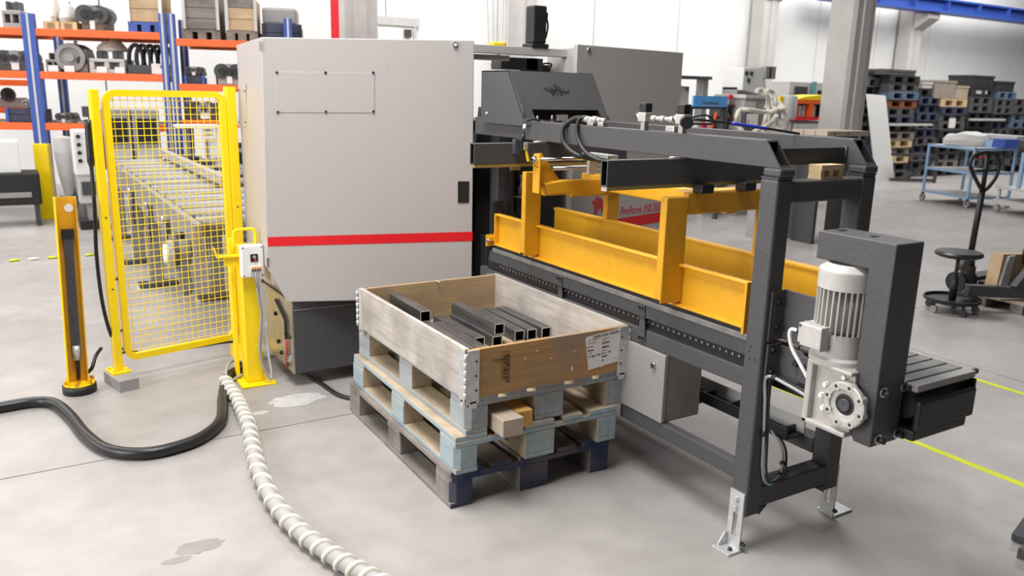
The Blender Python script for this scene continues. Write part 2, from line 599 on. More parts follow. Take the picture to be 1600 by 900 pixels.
pillar('pillar', 'broad grey concrete pillar standing right of the orange-red machine', 11.45, 8.72, 0.52, 0.5)
pillar('pillar', 'pale concrete pillar rising behind the left end of the saw cabinet top', 4.92, 13.0, 0.62, 0.5)
pillar('pillar', 'slim pillar on the back wall directly behind the black servo motor', 9.45, 15.25, 0.42, 0.5)
pillar('pillar', 'pillar with a corbel directly above the white dust extractor', 16.58, 15.2, 0.52, 0.5, (4.45, 0.45))
pillar('pillar', 'pillar with a corbel under the blue crane rail behind the crate stacks', 22.6, 15.2, 0.52, 0.5, (4.10, 0.45))

# blue crane rail on the corbels
cr = thing('crane_rail', 'long blue crane rail beam crossing the top right of the hall', 'crane rail', (24, 14.6, 4.12))
MB().box(18, 42, 14.55, 14.65, 4.17, 4.45).build('web', M_BLUE, cr)
MB().box(18, 42, 14.38, 14.82, 4.115, 4.17).build('lower_flange', M_BLUE, cr)
MB().box(18, 42, 14.42, 14.78, 4.45, 4.50).build('upper_flange', M_BLUE, cr)
for k in range(15):
    MB().box(18.4 + k * 1.55, 18.44 + k * 1.55, 14.40, 14.55, 4.17, 4.45).build('stiffener', M_BLUE, cr)

# ================================================================== PALLETS
def make_pallet(name, label, loc, rz, paint_front, paint_side, wood_m, block_m, group, wear=0.0, seed=0):
    rnd = random.Random(seed)
    t = thing(name, label, 'pallet', loc, group)
    t.rotation_euler = (0, 0, rz)
    def piece(nm, x0, x1, y0, y1, z0, z1, clip=None):
        jx = rnd.uniform(-0.003, 0.003)
        mb = MB()
        if clip:   # rounded pallet corner
            pts = clip
            mb.extr([(a, b, z0) for a, b in pts], (0, 0, z1 - z0))
        else:
            mb.box(x0 + jx, x1 + jx, y0, y1, z0, z1)
        me_o = mb.build(nm, [wood_m, paint_front, paint_side, block_m], None, bevel=0.003)
        for p in me_o.data.polygons:
            c = p.center
            if nm == 'block' and c.y < -0.595:
                p.material_index = 1
            elif c.y < -0.59 or (c.x > 0.39):
                p.material_index = 1
            elif c.x < -0.39:
                p.material_index = 2
        me_o.parent = t
        return me_o
    b = 0.022
    BH = 0.094
    for (x0, x1) in ((-0.4, -0.3), (-0.0725, 0.0725), (0.3, 0.4)):
        piece('bottom_board', x0, x1, -0.6, 0.6, 0, b)
        for (y0, y1) in ((-0.6, -0.455), (-0.0725, 0.0725), (0.455, 0.6)):
            if x0 < -0.3 and y0 < -0.5:
                piece('block', 0, 0, 0, 0, b, b + BH, [(-0.4, y1), (-0.4, y0 + 0.02), (-0.375, y0), (x1, y0), (x1, y1)])
            else:
                piece('block', x0, x1, y0, y1, b, b + BH)
    for (y0, y1) in ((-0.6, -0.455), (-0.0725, 0.0725), (0.455, 0.6)):
        piece('stringer_board', -0.4, 0.4, y0, y1, b + BH, 2 * b + BH)
    for (x0, x1) in ((-0.4, -0.255), (-0.215, -0.115), (-0.0725, 0.0725), (0.115, 0.215), (0.255, 0.4)):
        piece('deck_board', x0, x1, -0.6 + rnd.uniform(-0.004, 0.004), 0.6, 2 * b + BH, 3 * b + BH)
    return t

make_pallet('pallet', 'bottom pallet of the stack, grey timber with dark navy paint on its end', (1.808, 3.312, 0), -0.012, W_NAVY, W_OLD, W_OLD, W_OLD, 'stacked pallets under the collar', seed=1)
make_pallet('pallet', 'middle pallet of the stack, worn sky-blue paint, no timbers pushed in', (1.817, 3.282, 0.160), -0.020, W_BLUE2, W_BLUE2, W_RAW, W_RAW, 'stacked pallets under the collar', seed=2)
make_pallet('pallet', 'top pallet of the stack, pale blue paint, carrying the wooden collar', (1.860, 3.294, 0.320), -0.006, W_BLUE1, W_BLUE1, W_RAW, W_CHIP, 'stacked pallets under the collar', seed=3)

# ------------------------------------------------------------------ collar
cx0, cx1, cy0, cy1, cz0, cz1 = 1.440, 2.243, 2.680, 3.820, 0.481, 0.690
col = thing('pallet_collar', 'weathered wooden pallet collar box holding cut steel tubes', 'pallet collar', (1.84, 3.25, 0.481))
TH = 0.02
MB().box(cx0, cx0 + TH, cy0 + 0.004, cy1 - 0.004, cz0, cz1).build('side_board', W_GREY, col, bevel=0.003)
MB().box(cx1 - TH, cx1, cy0 + 0.004, cy1 - 0.004, cz0, cz1).build('side_board', W_GREY, col, bevel=0.003)
tag(MB().box(cx0 + 0.01, cx1, cy0 - 0.012, cy0 + TH - 0.012, cz0 + 0.002, cz1 - 0.003).build('end_board', W_GREYX, col, bevel=0.003), 'orange-brown end board with stamp and paper sheet')
MB().box(cx0 + TH, cx1 - TH, cy1 - TH, cy1, cz0, cz1 - 0.004).build('end_board', W_INNER, col, bevel=0.003)
# corner hinges: two leaves, knuckles and a foot that hooks over the pallet
def hinge(xc, yc, sx, sy):
    zz0, zz1 = cz0 - 0.035, cz1 - 0.002
    lf = MB()
    lf.box(min(xc - 0.003 * sx, xc + 0.0 * sx), max(xc - 0.003 * sx, xc), min(yc, yc + sy * 0.045), max(yc, yc + sy * 0.045), zz0 + 0.02, zz1)
    lf.box(min(xc, xc - 0.003 * sx), max(xc, xc - 0.003 * sx), min(yc + sy * 0.01, yc + sy * 0.035), max(yc + sy * 0.01, yc + sy * 0.035), zz0, zz0 + 0.03)
    h = lf.build('hinge_leaf', M_GALV, col, bevel=0.0015)
    l2 = MB()
    l2.box(min(xc, xc + sx * 0.055), max(xc, xc + sx * 0.055), min(yc - sy * 0.015, yc - sy * 0.018), max(yc - sy * 0.015, yc - sy * 0.018), zz0 + 0.02, zz1)
    l2.box(min(xc + sx * 0.012, xc + sx * 0.045), max(xc + sx * 0.012, xc + sx * 0.045), min(yc - sy * 0.015, yc - sy * 0.018), max(yc - sy * 0.015, yc - sy * 0.018), zz0, zz0 + 0.03)
    l2.build('hinge_leaf', M_GALV, col, bevel=0.0015)
    for k in range(6):
        z = cz0 + 0.008 + k * 0.031
        MB().cyl((xc - 0.004 * sx, yc - 0.012 * sy, z), (xc - 0.004 * sx, yc - 0.012 * sy, z + 0.028), 0.0075, 10).build('hinge_knuckle', M_GALV, col)
    for k in range(3):
        z = cz0 + 0.04 + k * 0.06
        MB().cyl((xc + sx * 0.040, yc - sy * 0.018, z), (xc + sx * 0.040, yc - sy * 0.021, z), 0.005, 8).build('rivet', M_DARK2, col)
        MB().cyl((xc - sx * 0.003, yc + sy * 0.03, z), (xc - sx * 0.006, yc + sy * 0.03, z), 0.004, 8).build('rivet', M_GALV, col)
hinge(cx0, cy0, 1, 1)
hinge(cx0, cy1, 1, -1)
hinge(cx1, cy0, -1, 1)
hinge(cx1, cy1, -1, -1)
# branded stamp on the end board: frame, logo bar and two rows of figures
yf = cy0 - 0.0125
st = MB()
KX = 0.9488
def KZ(z):
    return CAM_H - (CAM_H - z) * KX
def sline(x0, x1, z0, z1, y=yf):
    st.box(x0 * KX, x1 * KX, y - 0.0005, y, KZ(z0), KZ(z1))
sx0, sx1, sz0, sz1 = 1.683, 1.724, 0.492, 0.605
for a in ((sx0, sx0 + 0.0015, sz0, sz1), (sx1 - 0.0015, sx1, sz0, sz1), (sx0, sx1, sz0, sz0 + 0.0015), (sx0, sx1, sz1 - 0.0015, sz1), (sx0, sx1, 0.570, 0.572),
          (sx0 - 0.045, sx1 - 0.01, 0.5745, 0.5775), (sx0 - 0.03, sx0, 0.566, 0.568), (sx0 + 0.010, sx1 - 0.003, 0.580, 0.586), (sx0 + 0.02, sx1 - 0.006, 0.588, 0.592)):
    sline(*a)
st.build('branded_stamp', M_STAMP, col)
text_part('SE 083 4', 0.023, M_STAMP, col, frame_m(((sx0 + 0.009) * KX, yf - 0.0004, KZ(sz1 - 0.036)), (0, 0, -1), (1, 0, 0)), 'stamp_lettering')
text_part('DB 0 CAT', 0.023, M_STAMP, col, frame_m(((sx0 + 0.0245) * KX, yf - 0.0004, KZ(sz1 - 0.036)), (0, 0, -1), (1, 0, 0)), 'stamp_lettering')
# staples / paint flecks on the end board
for (a, b, dx, dz) in ((2.055, 0.560, 0.012, -0.008), (2.05, 0.485, 0.001, -0.02), (1.86, 0.585, 0.004, 0.003), (1.80, 0.558, 0.003, 0.003), (1.93, 0.54, 0.004, 0.002)):
    MB().bar((a * KX, yf - 0.001, KZ(b)), ((a + dx) * KX, yf - 0.001, KZ(b + dz)), 0.004, 0.002).build('staple', M_WHITE, col)
MB().bar((1.86, 3.805, 0.688), (1.875, 3.78, 0.683), 0.004, 0.002).build('staple', M_WHITE, col)

# paper sheet stapled to the end board
pp = [(2.118, 0.602), (2.128, 0.612), (2.312, 0.628), (2.306, 0.470), (2.222, 0.462), (2.214, 0.455), (2.205, 0.460), (2.142, 0.452)]
sh = thing('paper_label', 'creased white order sheet stapled to the collar end board', 'label', (2.1, cy0 - 0.014, 0.51))
MB().extr([(a * KX, yf - 0.0006, KZ(b)) for a, b in pp], (0, -0.0008, 0)).build('sheet', M_PAPER, sh)
def ptext(s, x, z, size, bold=0.0):
    text_part(s, size, M_INK, sh, frame_m((x * KX, yf - 0.0016, KZ(z)), (1, 0, 0.075), (0, 0, 1)), 'print', ext=0.0002, bold=bold)
ptext('APPROVED ORDER', 2.160, 0.598, 0.0165, 0.0003)
ptext('customer order no.', 2.130, 0.589, 0.0075)
ptext('delivery address', 2.130, 0.576, 0.0075)
ptext('0173 Pos.', 2.128, 0.557, 0.009, 0.0002)
ptext('Machine', 2.132, 0.541, 0.010, 0.0004)
ptext('model', 2.136, 0.529, 0.008)
ptext('order date', 2.214, 0.588, 0.0075)
ptext('issued', 2.214, 0.579, 0.0075)
ptext('00000000', 2.212, 0.566, 0.0095, 0.0004)
ptext('no.', 2.213, 0.556, 0.008)
ptext('00000000', 2.212, 0.546, 0.0095, 0.0004)
ptext('position', 2.212, 0.532, 0.008)
ptext('8 Tiger 440, 2Y-k, 1 FA', 2.140, 0.511, 0.0125, 0.0003)
ptext('000000', 2.214, 0.502, 0.010, 0.0003)
ptext('32', 2.214, 0.484, 0.011, 0.0004)
ptext('M', 2.290, 0.484, 0.009)

# two square timbers pushed into the top pallet
tb = MB().obox((1.626, 2.813, 0.3205 + 0.037), (0.096, 0.42, 0.073), -0.02)
tag(tb.build('timber_block', W_SAWN, bevel=0.003), 'left of the two square timbers in the top pallet, grey-brown end', 'timber', 'timbers in the top pallet')
tb = MB().obox((1.716, 2.867, 0.3205 + 0.037), (0.072, 0.42, 0.073), -0.02)
tag(tb.build('timber_block', [W_YEL], bevel=0.003), 'right of the two timbers in the top pallet, bright yellow end', 'timber', 'timbers in the top pallet')

# ------------------------------------------------------------------ cut square tubes inside the collar
def sq_tube(p0, p1, s, label, roll=0.0):
    """p0 near end, p1 far end: centre points of the bottom faces"""
    p0, p1 = Vector(p0), Vector(p1)
    t = thing('steel_tube', label, 'steel tube', (p0 + p1) / 2, 'cut square tubes in the collar')
    d = (p1 - p0).normalized()
    a = d.cross(Vector((0, 0, 1))).normalized()
    u = a.cross(d)
    h, w = s / 2, 0.0045
    def loop(p, k):
        c = p + u * h
        return [c + a * i * k + u * j * k for i, j in ((-1, -1), (1, -1), (1, 1), (-1, 1))]
    e = 0.0015
    MB().loft(loop(p0 + d * e, h), loop(p1 - d * e, h), 0, False).build('wall', M_TUBE, t)
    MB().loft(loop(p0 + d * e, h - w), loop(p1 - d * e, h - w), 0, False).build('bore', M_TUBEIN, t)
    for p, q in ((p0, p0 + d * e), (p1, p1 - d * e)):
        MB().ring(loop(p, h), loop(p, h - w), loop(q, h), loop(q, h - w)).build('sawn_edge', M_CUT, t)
    return t

zt = 0.482
s_ = 0.056
def tube_px(pn, pf, z, s, label):
    """near-end and far-end top-face centres given as plan points"""
    sq_tube((pn[0], pn[1], z), (pf[0], pf[1], z), s, label)

s_ = 0.0545
TUBES = [
    (2.000, 2.000, 3.365, 3.84, zt + s_ + 0.001, 'uppermost steel tube lying across another in the middle of the collar'),
    (1.980, 1.978, 3.350, 3.82, zt, 'steel tube lying directly under the uppermost middle tube'),
    (2.130, 2.150, 3.383, 3.85, zt, 'left of the pair of steel tubes touching right of the middle stack'),
    (2.200, 2.214, 3.375, 3.85, zt, 'right of the pair of steel tubes touching right of the middle stack'),
    (2.300, 2.300, 3.370, 3.84, zt, 'steel tube alone against the conveyor-side board of the collar'),
    (1.892, 1.888, 3.372, 3.83, zt, 'steel tube just left of the middle stack, half hidden by a lighter one'),
    (1.822, 1.838, 3.240, 3.71, zt, 'pale steel tube reaching nearest the front corner, right of two'),
    (1.672, 1.690, 3.090, 3.545, zt + s_ + 0.001, 'pale steel tube reaching the front hinge corner of the collar'),
    (1.552, 1.552, 3.450, 3.955, zt + 2 * s_ + 0.002, 'topmost tube lying tight along the left collar board'),
    (1.682, 1.690, 3.550, 3.955, zt + 2 * s_ + 0.002, 'second topmost tube, right beside the one along the left board'),
    (1.552, 1.552, 3.450, 3.955, zt, 'hidden lowest tube along the left collar board'),
    (1.552, 1.552, 3.450, 3.955, zt + s_ + 0.001, 'hidden middle tube along the left collar board'),
    (1.672, 1.690, 3.090, 3.545, zt, 'hidden lowest tube under the pale front corner tube'),
    (1.682, 1.690, 3.550, 3.955, zt, 'hidden lowest tube under the second topmost tube'),
    (1.682, 1.690, 3.550, 3.955, zt + s_ + 0.001, 'hidden middle tube under the second topmost tube'),
]
for xa, xb, ya, yb, z, lab in TUBES:
    k = 0.96
    sq_tube((min(xa * k, 2.193), ya * k, z), (min(xb * k, 2.193), min(yb * k, 3.797), z), s_, lab)

# ================================================================== OUTFEED CONVEYOR
ob = thing('outfeed_conveyor', 'dark grey outfeed conveyor with portal legs, twin top beams and slat belt', 'conveyor', (2.47, 2.9, 0))
G = M_DARK
def leg(x0, x1, nm):
    o = MB().box(x0, x1, 1.90, 1.98, 0.14, 1.40).build('leg', G, ob, bevel=0.010, seg=3)
    MB().box(x0 + 0.002, x1 - 0.002, 1.902, 1.978, 1.400, 1.407).build('cap_plate', M_DARK2, o)
    MB().box(x0 + 0.004, x1 + 0.002, 1.898, 1.975, 1.407, 1.437).build('beam_saddle', G, o, bevel=0.008)
leg(2.21, 2.29, 'near')
leg(2.66, 2.74, 'far')
MB().box(2.285, 2.665, 1.903, 1.977, 1.316, 1.393).build('portal_crossbar', G, ob, bevel=0.009, seg=3)
MB().box(2.285, 2.665, 1.903, 1.977, 0.165, 0.252).build('foot_crossbar', G, ob, bevel=0.009, seg=3)
# gusset weld corners of the foot crossbar
MB().extr([(2.29, 1.903, 0.165), (2.33, 1.903, 0.165), (2.29, 1.903, 0.135)], (0, 0.07, 0)).build('gusset', G, ob)
MB().extr([(2.66, 1.903, 0.165), (2.61, 1.903, 0.165), (2.66, 1.903, 0.135)], (0, 0.07, 0)).build('gusset', G, ob)

# top beams: hollow rectangular tubes with the end cut on a slant
def top_beam(x0, x1):
    z0, z1, yb, yt, yf, w = 1.437, 1.529, 1.905, 1.978, 4.05, 0.006
    Ao = [(x0, yb, z0), (x1, yb, z0), (x1, yt, z1), (x0, yt, z1)]
    k = (yt - yb) / (z1 - z0)
    Ai = [(x0 + w, yb + k * w, z0 + w), (x1 - w, yb + k * w, z0 + w), (x1 - w, yt - k * w, z1 - w), (x0 + w, yt - k * w, z1 - w)]
    Bo = [(x0, yf, z0), (x1, yf, z0), (x1, yf, z1), (x0, yf, z1)]
    Bi = [(x0 + w, yf, z0 + w), (x1 - w, yf, z0 + w), (x1 - w, yf, z1 - w), (x0 + w, yf, z1 - w)]
    return MB().ring(Ao, Ai, Bo, Bi, 0, 1).build('top_beam', [G, M_BLACK], ob, bevel=0.003)
top_beam(2.222, 2.277)
top_beam(2.682, 2.737)
MB().box(2.277, 2.682, 2.00, 2.012, 1.437, 1.498).build('tie_plate', M_DARK2, ob, bevel=0.003)
for xx in (2.281, 2.678):
    MB().cyl((xx, 2.0, 1.437), (xx, 2.0, 1.502), 0.006, 8).build('weld_seam', G, ob)

# two cross tubes hung below the beams, open ends towards the pallet side
def cross_tube(x0, x1, y0, y1, z0, z1):
    w = 0.005
    def lp(x, k):
        return [(x, y0 + k, z0 + k), (x, y1 - k, z0 + k), (x, y1 - k, z1 - k), (x, y0 + k, z1 - k)]
    o = MB().ring(lp(x0, 0), lp(x0, w), lp(x1, 0), lp(x1, w), 0, 1).build('cross_tube', [G, M_BLACK], ob, bevel=0.003)
    # folded rail riveted under the tube
    MB().box(x0 + 0.004, x1, y0 + 0.002, y0 + 0.034, z0 - 0.014, z0).build('slide_rail', M_BRASS, o)
    return o
cross_tube(1.861, 2.72, 2.385, 2.425, 1.336, 1.434)
cross_tube(1.825, 2.72, 3.333, 3.373, 1.336, 1.434)
for yy, xa in ((2.385, 2.215), (3.333, 2.205)):
    MB().cyl((xa - 0.055, yy + 0.004, 1.436), (xa + 0.02, yy + 0.004, 1.436), 0.006, 8).build('weld_seam', M_STEEL, ob)
# galvanised channel end under the nearer cross tube
MB().box(1.863, 1.88, 2.389, 2.42, 1.320, 1.336).build('rail_end', M_ALU, ob)

# adjustable galvanised feet
def foot(x, sgn, which):
    f = thing('levelling_foot', 'galvanised L-shaped levelling foot bolted to the ' + which, 'machine foot', (x, 1.94, 0), 'conveyor levelling feet')
    v = MB()
    xo = x + sgn * 0.008
    x0, x1 = min(x, xo), max(x, xo)
    # slotted upright: four bars around the slot
    v.box(x0, x1, 1.905, 1.929, 0.0, 0.236)
    v.box(x0, x1, 1.949, 1.973, 0.0, 0.236)
    v.box(x0, x1, 1.929, 1.949, 0.0, 0.055)
    v.box(x0, x1, 1.929, 1.949, 0.150, 0.236)
    v.build('slotted_upright', M_GALV, f)
    bx0, bx1 = (x - 0.068, x + 0.0) if sgn < 0 else (x + 0.0, x + 0.12)
    if sgn > 0:
        bx0 = x + 0.004
    MB().box(bx0, bx1, 1.900, 1.985, 0, 0.009).build('base_plate', M_GALV, f, bevel=0.002)
    xb = x + sgn * 0.05
    MB().extr([(xo, 1.968, 0.009), (xb, 1.968, 0.009), (xb, 1.968, 0.02), (x + sgn * 0.02, 1.968, 0.058), (xo, 1.968, 0.058)], (0, 0.006, 0)).build('gusset', M_GALV, f)
    bolts(f, [(xo, 1.939, 0.205), (xo, 1.939, 0.168)], (sgn, 0, 0), 0.011, 0.012, M_GALV)
    bolts(f, [(x + sgn * 0.035, 1.925, 0.009)], (0, 0, 1), 0.008, 0.010, M_DARK2)
    bolts(f, [(x - sgn * 0.0, 1.903, 0.035)], (0, -1, 0), 0.007, 0.014, M_BLACK)
foot(2.210, -1, 'near portal leg')
foot(2.740, 1, 'far portal leg')

# side rails
MB().box(2.250, 2.292, 1.98, 4.02, 0.622, 0.693).build('side_rail', G, ob, bevel=0.004)
MB().box(2.690, 2.735, 1.98, 4.02, 0.640, 0.708).build('side_rail', G, ob, bevel=0.004)
MB().box(2.246, 2.292, 1.98, 2.70, 0.252, 0.318).build('bottom_rail', G, ob, bevel=0.006)
MB().box(2.660, 2.735, 1.98, 4.10, 0.272, 0.337).build('bottom_rail', G, ob, bevel=0.006)
MB().box(2.29, 2.66, 2.60, 2.66, 0.275, 0.335).build('bottom_tie', M_DARK2, ob)
# belt side plate with chain rail and ledge strip
MB().box(2.262, 2.272, 1.99, 3.95, 0.700, 0.762).build('chain_guide', M_BLACK, ob)
MB().box(2.240, 2.262, 1.99, 3.90, 0.748, 0.803).build('side_plate', M_DARK2, ob, bevel=0.002)
tag(MB().box(2.236, 2.300, 1.985, 3.86, 0.804, 0.826).build('ledge_strip', M_SLAT, ob, bevel=0.002), 'worn bare metal ledge under the yellow guide')
for k in range(56):
    y = 2.01 + k * 0.0325
    MB().cyl((2.2625, y, 0.729), (2.256, y, 0.729), 0.0055, 8).build('chain_pin', M_STEEL, ob)
for y in (2.562, 3.18):
    b = MB().extr([(2.239, y, 0.80), (2.232, y, 0.80), (2.236, y, 0.755), (2.243, y, 0.735), (2.243, y, 0.640), (2.249, y, 0.640), (2.249, y, 0.730), (2.240, y, 0.752)], (0, 0.042, 0)).build('holding_strap', G, ob, bevel=0.002)
    for dy in (0.012, 0.031):
        bolts(b, [(2.234, y + dy, 0.789)], (-1, 0, 0), 0.006, 0.007, M_BLACK)
        bolts(b, [(2.243, y + dy, 0.655)], (-1, 0, 0), 0.006, 0.007, M_BLACK)
# small holes on near leg
for (y, z) in ((1.955, 0.780), (1.95, 0.755), (1.925, 0.757), (1.95, 0.80)):
    MB().cyl((2.2104, y, z), (2.2085, y, z), 0.0035, 8).build('screw', M_BLACK, ob)

# slat belt: each slat of its own
for k in range(47):
    y = 1.43 + k * 0.052
    MB().box(2.335, 2.652, y, y + 0.046, 0.792, 0.812).build('slat', M_SLAT, ob, bevel=0.003)
tag(MB().box(2.335, 2.652, 1.385, 1.424, 0.790, 0.812).build('end_slat', M_GREY, ob, bevel=0.002), 'paler last slat of the belt')
MB().box(2.345, 2.645, 1.40, 1.98, 0.775, 0.790).build('belt_bed', M_BLACK, ob)
MB().cyl((2.345, 1.43, 0.735), (2.648, 1.43, 0.735), 0.044, 20).build('end_drum', M_BLACK, ob)
MB().box(2.648, 2.658, 1.38, 1.98, 0.70, 0.786).build('end_side_plate', M_BLACK, ob, bevel=0.004)
MB().box(2.33, 2.640, 1.365, 1.385, 0.665, 0.765).build('end_apron', M_BLACK, ob, bevel=0.008)
MB().box(2.33, 2.62, 1.375, 1.95, 0.630, 0.665).build('return_tray', M_BLACK, ob, bevel=0.006)
MB().box(2.30, 2.335, 1.45, 1.98, 0.665, 0.79).build('end_side_plate', M_BLACK, ob)
MB().cyl((2.658, 1.405, 0.80), (2.69, 1.405, 0.80), 0.010, 12).build('tension_bolt', M_DARK2, ob)
# bent plate bolted to the near leg beside the belt
pl = MB().box(2.300, 2.308, 1.55, 1.905, 0.832, 1.012).build('chute_plate', G, ob, bevel=0.002)
MB().box(2.232, 2.308, 1.893, 1.900, 0.832, 1.012).build('plate_flange', G, pl)
bolts(pl, [(2.262, 1.893, 0.97), (2.265, 1.893, 0.88)], (0, -1, 0), 0.011, 0.012, M_BLACK)
# bracket with rounded end carrying the belt drive
bk = MB().box(2.232, 2.302, 1.890, 1.900, 0.685, 0.818).build('drive_bracket', G, ob, bevel=0.003)
pts = [(2.296, 1.895, 0.81), (2.296, 1.80, 0.81), (2.296, 1.755, 0.78), (2.296, 1.755, 0.725), (2.296, 1.80, 0.69), (2.296, 1.895, 0.69)]
MB().extr(pts, (0.008, 0, 0)).build('bracket_wing', G, bk, bevel=0.002)
bolts(bk, [(2.255, 1.890, 0.797), (2.255, 1.890, 0.715)], (0, -1, 0), 0.012, 0.012, M_BLACK)
bolts(bk, [(2.296, 1.81, 0.765), (2.296, 1.775, 0.762)], (-1, 0, 0), 0.012, 0.016, M_BLACK)
dl = MB().box(2.286, 2.296, 1.47, 1.80, 0.70, 0.80).build('drive_link', M_DARK2, ob, bevel=0.004)
bolts(dl, [(2.286, 1.70, 0.762), (2.286, 1.70, 0.725)], (-1, 0, 0), 0.012, 0.016, M_BLACK)
MB().cyl((2.286, 1.735, 0.752), (2.272, 1.735, 0.752), 0.008, 8).build('grease_nipple', M_WHITE, dl)
# black stop pads under the nearer cross tube
for xa in (2.285, 2.52):
    MB().box(xa, xa + 0.065, 2.33, 2.385, 1.300, 1.335).build('stop_pad', M_BLACK, ob, bevel=0.004)

# cable tray on the far bottom rail
tr = thing('cable_tray', 'black segmented cable tray lying along the far bottom rail', 'cable tray', (2.60, 2.3, 0.34))
MB().box(2.545, 2.655, 2.02, 3.2, 0.338, 0.344).build('tray_floor', M_BLACK, tr)
MB().box(2.545, 2.552, 2.02, 3.2, 0.344, 0.385).build('tray_side', M_BLACK, tr)
MB().box(2.648, 2.655, 2.02, 3.2, 0.344, 0.405).build('tray_side', M_LGREY, tr)
for k in range(8):
    MB().box(2.552, 2.648, 2.06 + k * 0.15, 2.068 + k * 0.15, 0.344, 0.372).build('tray_divider', M_DARK2, tr)

# control enclosure under the near rail
eb = thing('electrical_enclosure', 'grey steel electrical enclosure hanging below the conveyor rail', 'enclosure', (2.35, 2.56, 0.318))
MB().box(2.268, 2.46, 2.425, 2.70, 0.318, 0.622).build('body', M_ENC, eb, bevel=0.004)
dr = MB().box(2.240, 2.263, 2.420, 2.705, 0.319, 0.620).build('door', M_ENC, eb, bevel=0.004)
lk = MB().cyl((2.240, 2.485, 0.560), (2.229, 2.485, 0.560), 0.013, 14).build('lock', M_CHROME, dr)
MB().box(2.263, 2.269, 2.428, 2.70, 0.32, 0.618).build('door_seal', M_BLACK, eb)

# motor cable hanging along the near leg
cb = bez([(2.19, 1.64, 0.70), (2.20, 1.76, 0.715), (2.235, 1.885, 0.70), (2.245, 1.89, 0.60), (2.262, 1.893, 0.45), (2.272, 1.893, 0.33), (2.30, 1.893, 0.268), (2.36, 1.90, 0.262), (2.44, 1.94, 0.272), (2.50, 2.00, 0.32), (2.55, 2.10, 0.35)], 8)
c1 = thing('motor_cable', 'grey motor cable running down the near leg to the foot crossbar', 'cable', cb[20])
MB().tube(cb, 0.006, 8).build('grey_lead', M_GCABLE, c1)
MB().tube([p + Vector((0.012, -0.006, 0.004)) for p in cb], 0.005, 8).build('black_lead', M_RUB, c1)
MB().tube([cb[50], cb[52], cb[54]], 0.0085, 8).build('green_sleeve', M_GREEN, c1)
for k in (12, 30, 60, 66):
    MB().tube([cb[k], cb[k + 1]], 0.011, 8).build('cable_tie', M_BLACK, c1)

# ================================================================== YELLOW GUIDE FRAME
gf = thing('guide_frame', 'amber-yellow guide frame with posts and channel rails above the belt', 'guide frame', (2.46, 2.9, 0.84))
Y = M_ORY
GZ0, GZ1 = 0.843, 1.018
ng = MB().box(2.262, 2.272, 2.024, 3.842, GZ0, GZ1).build('near_guide_web', Y, gf)
MB().box(2.236, 2.272, 2.024, 3.842, GZ1 - 0.010, GZ1).build('top_flange', Y, ng, bevel=0.003)
MB().box(2.236, 2.272, 2.024, 3.842, GZ0, GZ0 + 0.010).build('bottom_flange', Y, ng, bevel=0.003)
MB().box(2.232, 2.290, 2.012, 2.024, GZ0 - 0.02, GZ1 + 0.002).build('end_plate', Y, ng, bevel=0.002)
MB().box(2.236, 2.272, 3.835, 3.845, GZ0, GZ1).build('end_plate', Y, ng)
MB().box(2.246, 2.258, 2.02, 3.84, GZ0 - 0.016, GZ0).build('wear_strip', M_BLACK, ng)
fg = MB().box(2.672, 2.682, 2.00, 3.90, 0.838, 1.016).build('far_guide_web', Y, gf)
MB().box(2.662, 2.700, 2.00, 3.90, 1.010, 1.024).build('top_flange', Y, fg, bevel=0.003)
MB().box(2.655, 2.700, 2.00, 3.90, 0.835, 0.845).build('bottom_flange', Y, fg, bevel=0.003)
# posts: rectangular tubes with an open slanted foot
def post(x0, x1, y0, y1, zt, zb):
    o = MB().box(x0, x1, y0, y1, zb, zt).build('post', Y, gf, bevel=0.004)
    MB().box(x0 - 0.001, x0 + 0.03, y0 + 0.004, y1 - 0.004, zb - 0.002, zb + 0.016).build('foot_opening', M_BLACK, o)
    return o
post(2.168, 2.262, 3.425, 3.462, 1.285, 0.862)
post(2.150, 2.262, 2.375, 2.412, 1.285, 0.862)
post(2.682, 2.76, 3.425, 3.462, 1.262, 0.90)
post(2.682, 2.76, 2.375, 2.412, 1.262, 0.90)
# cross members between near and far posts
MB().box(2.262, 2.690, 2.380, 2.408, 1.212, 1.298).build('cross_member', Y, gf, bevel=0.006)
MB().extr([(2.262, 3.40, 1.165), (2.262, 3.40, 1.232), (2.70, 3.40, 1.245), (2.70, 3.40, 1.165)], (0, 0.05, 0)).build('cross_member', Y, gf, bevel=0.008)
# channel arm with folded end carrying the spindle
arm = MB().extr([(2.145, 3.272, 1.250), (2.172, 3.272, 1.196), (2.30, 3.272, 1.196), (2.30, 3.272, 1.180), (2.56, 3.272, 1.180), (2.56, 3.272, 1.262), (2.25, 3.272, 1.262)], (0, -0.05, 0)).build('spindle_arm', Y, gf, bevel=0.006)
lug = MB().extr([(2.112, 3.272, 1.215), (2.112, 3.272, 1.388), (2.150, 3.272, 1.390), (2.162, 3.272, 1.372), (2.255, 3.272, 1.262), (2.20, 3.272, 1.250)], (0, -0.012, 0)).build('bearing_lug', Y, gf, bevel=0.002)
MB().box(2.108, 2.116, 3.215, 3.272, 1.205, 1.387).build('lug_plate', Y, lug, bevel=0.002)
sp = MB().cyl((2.080, 3.242, 1.362), (2.58, 3.242, 1.362), 0.008, 14).build('spindle', M_CHROME, gf)
MB().cyl((2.092, 3.242, 1.362), (2.108, 3.242, 1.362), 0.019, 6).build('nut', M_CHROME, sp)
MB().cyl((2.080, 3.242, 1.362), (2.094, 3.242, 1.362), 0.013, 12).build('lock_nut', M_STEEL, sp)
for (dy, z) in ((-0.012, 1.328), (0.012, 1.332)):
    MB().cyl((2.1078, 3.242 + dy, z), (2.1065, 3.242 + dy, z), 0.004, 8).build('hole', M_BLACK, lug)
